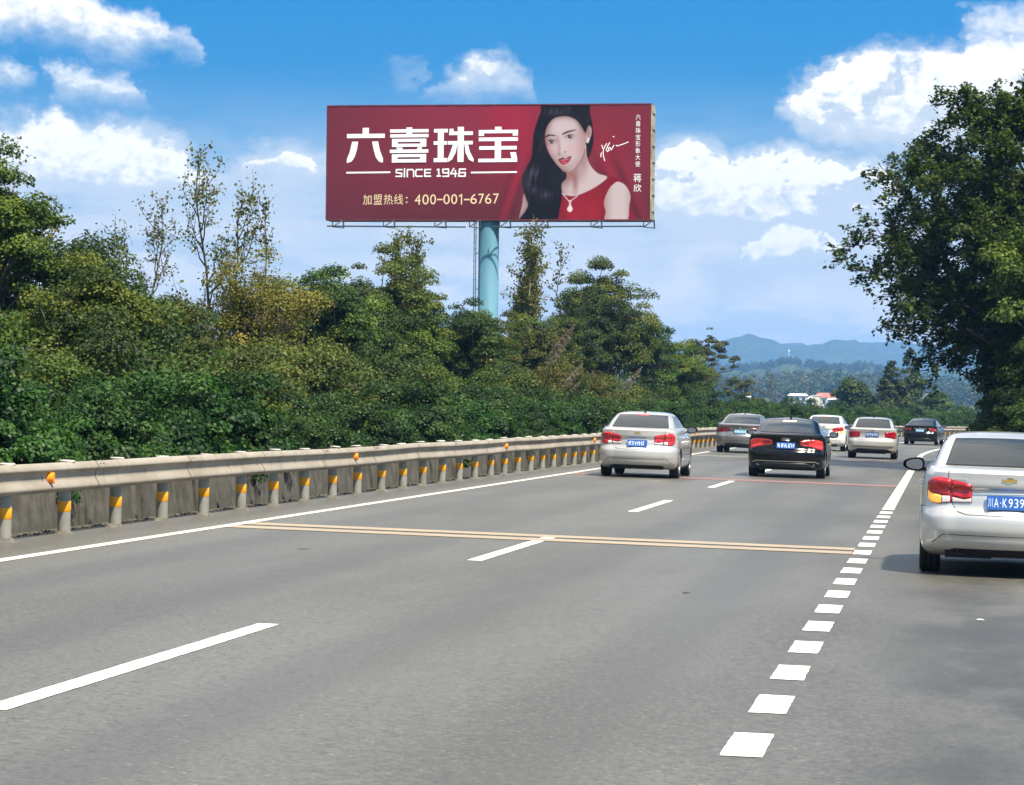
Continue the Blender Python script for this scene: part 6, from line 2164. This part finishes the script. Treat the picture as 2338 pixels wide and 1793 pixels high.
HILL = noisy('wooded_hill', (0.018, 0.035, 0.012), (0.060, 0.075, 0.025), 0.02, 0.95, 8, 0.1, 0.0)
ridge('hills', 7000, [-2700, -1100, -700, -400, -190, -80, 45, 115, 230, 540, 1150], [112, 135, 150, 168, 172, 172, 170, 168, 145, 130, 115], HILL, 3, 0.012, 1200, (160, 6))
ridge('hills', 6000, [-2600, -1200, -700, -460, -400, -330, -250, -205, -150, -85, -20, 30, 80, 125, 180, 400, 900], [90, 111, 124, 142, 170, 145, 139, 158, 142, 108, 152, 142, 145, 124, 99, 95, 80], HILL, 5, 0.010, 900, (110, 5))
ridge('hills', 3900, [-1600, -700, -400, -220, -150, -60, -20, 20, 60, 110, 190, 500], [40, 50, 56, 60, 52, 50, 62, 66, 60, 70, 78, 60], HILL, 7, 0.012, 500, (60, 4))
ridge('hills', 2900, [-1200, -500, -330, -230, -180, -150, -110, -70, -30, 0, 60, 300], [36, 48, 51, 45, 47, 54, 47, 49, 39, 26, 18, 14], HILL, 9, 0.02, 420, (40, 4))

# woods on the near slope: one mass of crowns nobody could count
def woods(name, n, xr, yr, hf, mats, seed, size=(5, 9), label=''):
    rng_ = np.random.default_rng(seed)
    Vs, Ts, Fs = [], [], []
    off = 0
    for i in range(n):
        y = rng_.uniform(*yr)
        x = rng_.uniform(*xr)
        z = hf(x, y)
        w = rng_.uniform(*size)
        k_ = 210
        d = unit(rng_.normal(size=(k_, 3)))
        d[:, 2] = np.abs(d[:, 2])
        C = np.array([x, y, z]) + d * np.array([w * 0.55, w * 0.55, w * rng_.uniform(0.9, 1.4)]) * (rng_.random((k_, 1)) ** 0.3)
        tone = np.clip(rng_.random() * 0.6 + rng_.random(k_) * 0.25 + 0.1 * math.sin(x / 17.0) + 0.05, 0, 1)
        V, F, T = leaves(rng_, C, d + rng_.normal(size=(k_, 3)) * 0.5, w * 0.17, tone, 0.5)
        Vs.append(V); Fs.append(F + off); Ts.append(T)
        off += len(V)
    me = np_mesh(name, np.concatenate(Vs), np.concatenate(Fs), mats, attr={'tone': np.concatenate(Ts)})
    return inst(name, me, None, label=label, cat='woods', kind='stuff')


WOODM = leaf_mat('mixed_wood', [(0.010, 0.028, 0.010), (0.026, 0.048, 0.014), (0.060, 0.064, 0.020), (0.095, 0.080, 0.028)], 0.2)
WOODD = leaf_mat('dark_wood', [(0.010, 0.030, 0.016), (0.020, 0.048, 0.020), (0.034, 0.066, 0.024), (0.06, 0.085, 0.034)], 0.2)


def slope(x, y):
    t = np.clip((y - 1250) / 550, 0, 1)
    return -2.0 + 17.0 * t * (0.45 + 0.55 * math.exp(-((x + 70) / 95.0) ** 2)) + 6.0 * np.clip((y - 700) / 500, 0, 1)


sl_x = np.linspace(-700, 500, 60)
sl_y = np.linspace(560, 2300, 40)
V = [(x, y, slope(x, y) - 0.4 if y < 1850 else slope(x, 1850) - (y - 1850) * 0.07) for y in sl_y for x in sl_x]
F = [(j * 60 + i, j * 60 + i + 1, (j + 1) * 60 + i + 1, (j + 1) * 60 + i) for j in range(39) for i in range(59)]
inst('hillside', np_mesh('hillside', np.array(V), F, GRASSY, True), None, kind='structure')
woods('woodland', 620, (-260, 120), (1330, 1820), slope, WOODM, 31, (5.5, 9), 'mixed green and brown woodland covering the slope above the far houses')
woods('valley_trees', 260, (-150, 60), (620, 1150), slope, WOODD, 33, (3.0, 5.5), 'dark belt of trees in the valley below the far houses')


def hill_wood(x, y):
    return np.interp(x, [-500, -330, -230, -180, -150, -110, -70, -30, 0, 60], [47, 50, 44, 46, 53, 46, 48, 38, 25, 17]) - 3 - abs(y - 2880) * 0.03


woods('ridge_trees', 420, (-420, 60), (2780, 2900), hill_wood, WOODD, 37, (6, 9), 'dark tree line along the crest of the nearest blue hill')

# houses, tower and hut
WALL_W = noisy('white_plaster', (0.62, 0.61, 0.58), (0.74, 0.73, 0.70), 0.4, 0.8)
ROOF_R = noisy('red_roof', (0.30, 0.10, 0.065), (0.42, 0.16, 0.11), 0.5, 0.8)
ROOF_W = noisy('white_roof', (0.70, 0.71, 0.72), (0.80, 0.80, 0.80), 0.3, 0.6)
WIN_D = principled('dark_pane', (0.04, 0.05, 0.06), 0.2)


def house(x, y, z, w, d, h, rh, roof, label, nwin=4, ov=0.5):
    root = empty('house', (x, y, z), label=label, cat='house', group='far houses in the valley')
    MB().box(-w / 2, w / 2, -d / 2, d / 2, -3, h).obj('wall', WALL_W, root)
    rb = MB()
    a, b = w / 2 + ov, d / 2 + ov
    rb.add([(-a, -b, h + 0.003), (a, -b, h + 0.003), (a, b, h + 0.003), (-a, b, h + 0.003), (-a + rh, 0, h + rh), (a - rh, 0, h + rh)], [(0, 1, 5, 4), (2, 3, 4, 5), (1, 2, 5), (3, 0, 4), (3, 2, 1, 0)])
    rb.obj('roof', roof, root)
    for i in range(nwin):
        xx = -w / 2 + w * (i + 0.5) / nwin
        wb = MB().box(xx - 0.6, xx + 0.6, -d / 2 - 0.06, -d / 2 - 0.003, h * 0.35, h * 0.8)
        wb.obj('window', WIN_D, root)
    return root


house(-48.5, 1200, 4.4, 8.4, 7, 4.0, 2.0, ROOF_R, 'far house with a red tiled roof in the valley', 3)
house(-56.8, 1150, 5.4, 7.0, 6, 3.4, 0.8, ROOF_W, 'long low white roofed building left of the red roof', 3)
house(-50.8, 1140, 4.2, 3.2, 5, 3.2, 1.2, ROOF_W, 'small white gabled building touching the red roofed house on its left', 2)
house(-43.6, 1160, 4.2, 3.6, 5, 3.2, 0.6, ROOF_W, 'small white building right of the red roofed house', 2)
house(-78.5, 1180, 5.0, 2.6, 4, 3.0, 0.6, ROOF_W, 'tiny white building at the left end of the far houses', 2)
hut = empty('signal_cabinet', (-16.0, 372, 0.6), label='white box shaped cabin standing just behind the hedge at the bend', cat='cabin')
MB().box(-0.56, 0.40, -0.5, 0.5, -1.0, 3.35).obj('wall', WALL_W, hut)
MB().box(0.403, 0.52, -0.45, 0.45, -1.0, 3.25).obj('side_panel', FRAME_M, hut)
MB().box(-0.62, 0.56, -0.56, 0.56, 3.353, 3.42).obj('roof', ROOF_W, hut)
tw = empty('tower', (-151.0, 2868, 48.0), label='slim white tower on the wooded hill', cat='tower')
mb = MB()
mb.lathe([(0.60, 0), (0.50, 6), (0.42, 14.5)], 14)
mb.obj('shaft', WALL_W, tw, True)
mb = MB()
mb.lathe([(0.0, 14.5), (0.85, 14.6), (0.85, 15.4), (0.5, 15.9), (0.12, 16.6), (0, 16.6)], 14)
mb.obj('head', ROOF_W, tw)

# individual trees standing out before the hills
CON = broadleaf(81, 9.0, 2.6, 0.04, 110, 120, 0.30, DEEP, 4, 0.5, (0.5, 0.9), 0.2, 0.30)
RND = broadleaf(82, 7.5, 2.6, 0.06, 100, 130, 0.28, DEEP, 6, 0.5, (0.5, 0.9))


def pointed(seed, h, rx):
    rng_ = np.random.default_rng(seed)
    n = 130
    t = rng_.random(n) ** 1.4
    a = rng_.uniform(0, 6.283, n)
    rr_ = rx * (1 - t) ** 0.75 * rng_.uniform(0.55, 1.0, n) * (0.85 + 0.2 * np.sin(a * 3 + seed))
    cen = np.stack([rr_ * np.cos(a), rr_ * np.sin(a), 0.3 + t * (h - 0.4)], 1)
    rad = (0.30 + 0.62 * (1 - t)) * rx / 2.6 * 0.9
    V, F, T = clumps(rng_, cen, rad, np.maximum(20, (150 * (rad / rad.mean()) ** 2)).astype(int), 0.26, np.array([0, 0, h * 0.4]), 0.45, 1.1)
    sg = [([(0, 0, -1), (0, 0, h * 0.9)], [0.22, 0.03])]
    return tubes(sg).mesh('trunk', BARK, True), np_mesh('crown', V, F, DEEP, attr={'tone': T})


PT1, PT2 = pointed(3, 9.0, 3.2), pointed(8, 9.0, 3.0)
for me_, x, y, z, k_, rz, lb in ((RND, -9.6, 330, -1.2, 0.97, 1.0, 'round dark green tree standing alone before the hills'),
                                 (PT1, -5.9, 330, -1.4, 1.02, 0.4, 'pointed dark tree, the left and lower of the pair before the hills'),
                                 (PT2, -3.8, 332, -1.4, 1.16, 2.0, 'pointed dark tree, the right and taller of the pair before the hills'),
                                 (RND, -7.4, 318, -1.6, 0.66, 3.0, 'low round bush in front of the pointed trees'),
                                 (RND, -1.4, 325, -1.6, 0.82, 4.0, 'dark tree right of the pointed pair, partly behind the overhanging twigs')):
    plant('tree', me_, 0, 0, 0, k_, rz, lb, 'tree', 'trees before the hills', xyz=(x, y, z))
for q in range(16):
    x = -24 + q * 2.1
    plant('tree', RND, 0, 0, 0, 0.44 + 0.12 * ((q * 7) % 5) / 4, q * 1.3, 'low dark tree in the belt behind the hedge at the bend', 'tree', 'belt of low trees behind the hedge', xyz=(x, 285 + (q * 37) % 40, -1.4))

# ------------------------------------------------------------------ the hazy air over the whole place
hz = MB().box(-8800, 8800, -280, 14800, -4.0, 200.0).obj('haze', None, None, label='thin blue autumn haze over the valley', cat='haze', kind='stuff')
hm = bpy.data.materials.new('haze_air')
hm.use_nodes = True
hk = NT(hm.node_tree)
ho = hk.n('ShaderNodeOutputMaterial')
hv = hk.n('ShaderNodeVolumePrincipled')
hv.inputs['Color'].default_value = (0.22, 0.50, 0.98, 1)
hv.inputs['Density'].default_value = 0.00017
hv.inputs['Anisotropy'].default_value = 0.0
hk.t.links.new(hv.outputs[0], ho.inputs['Volume'])
hz.data.materials.clear()
hz.data.materials.append(hm)
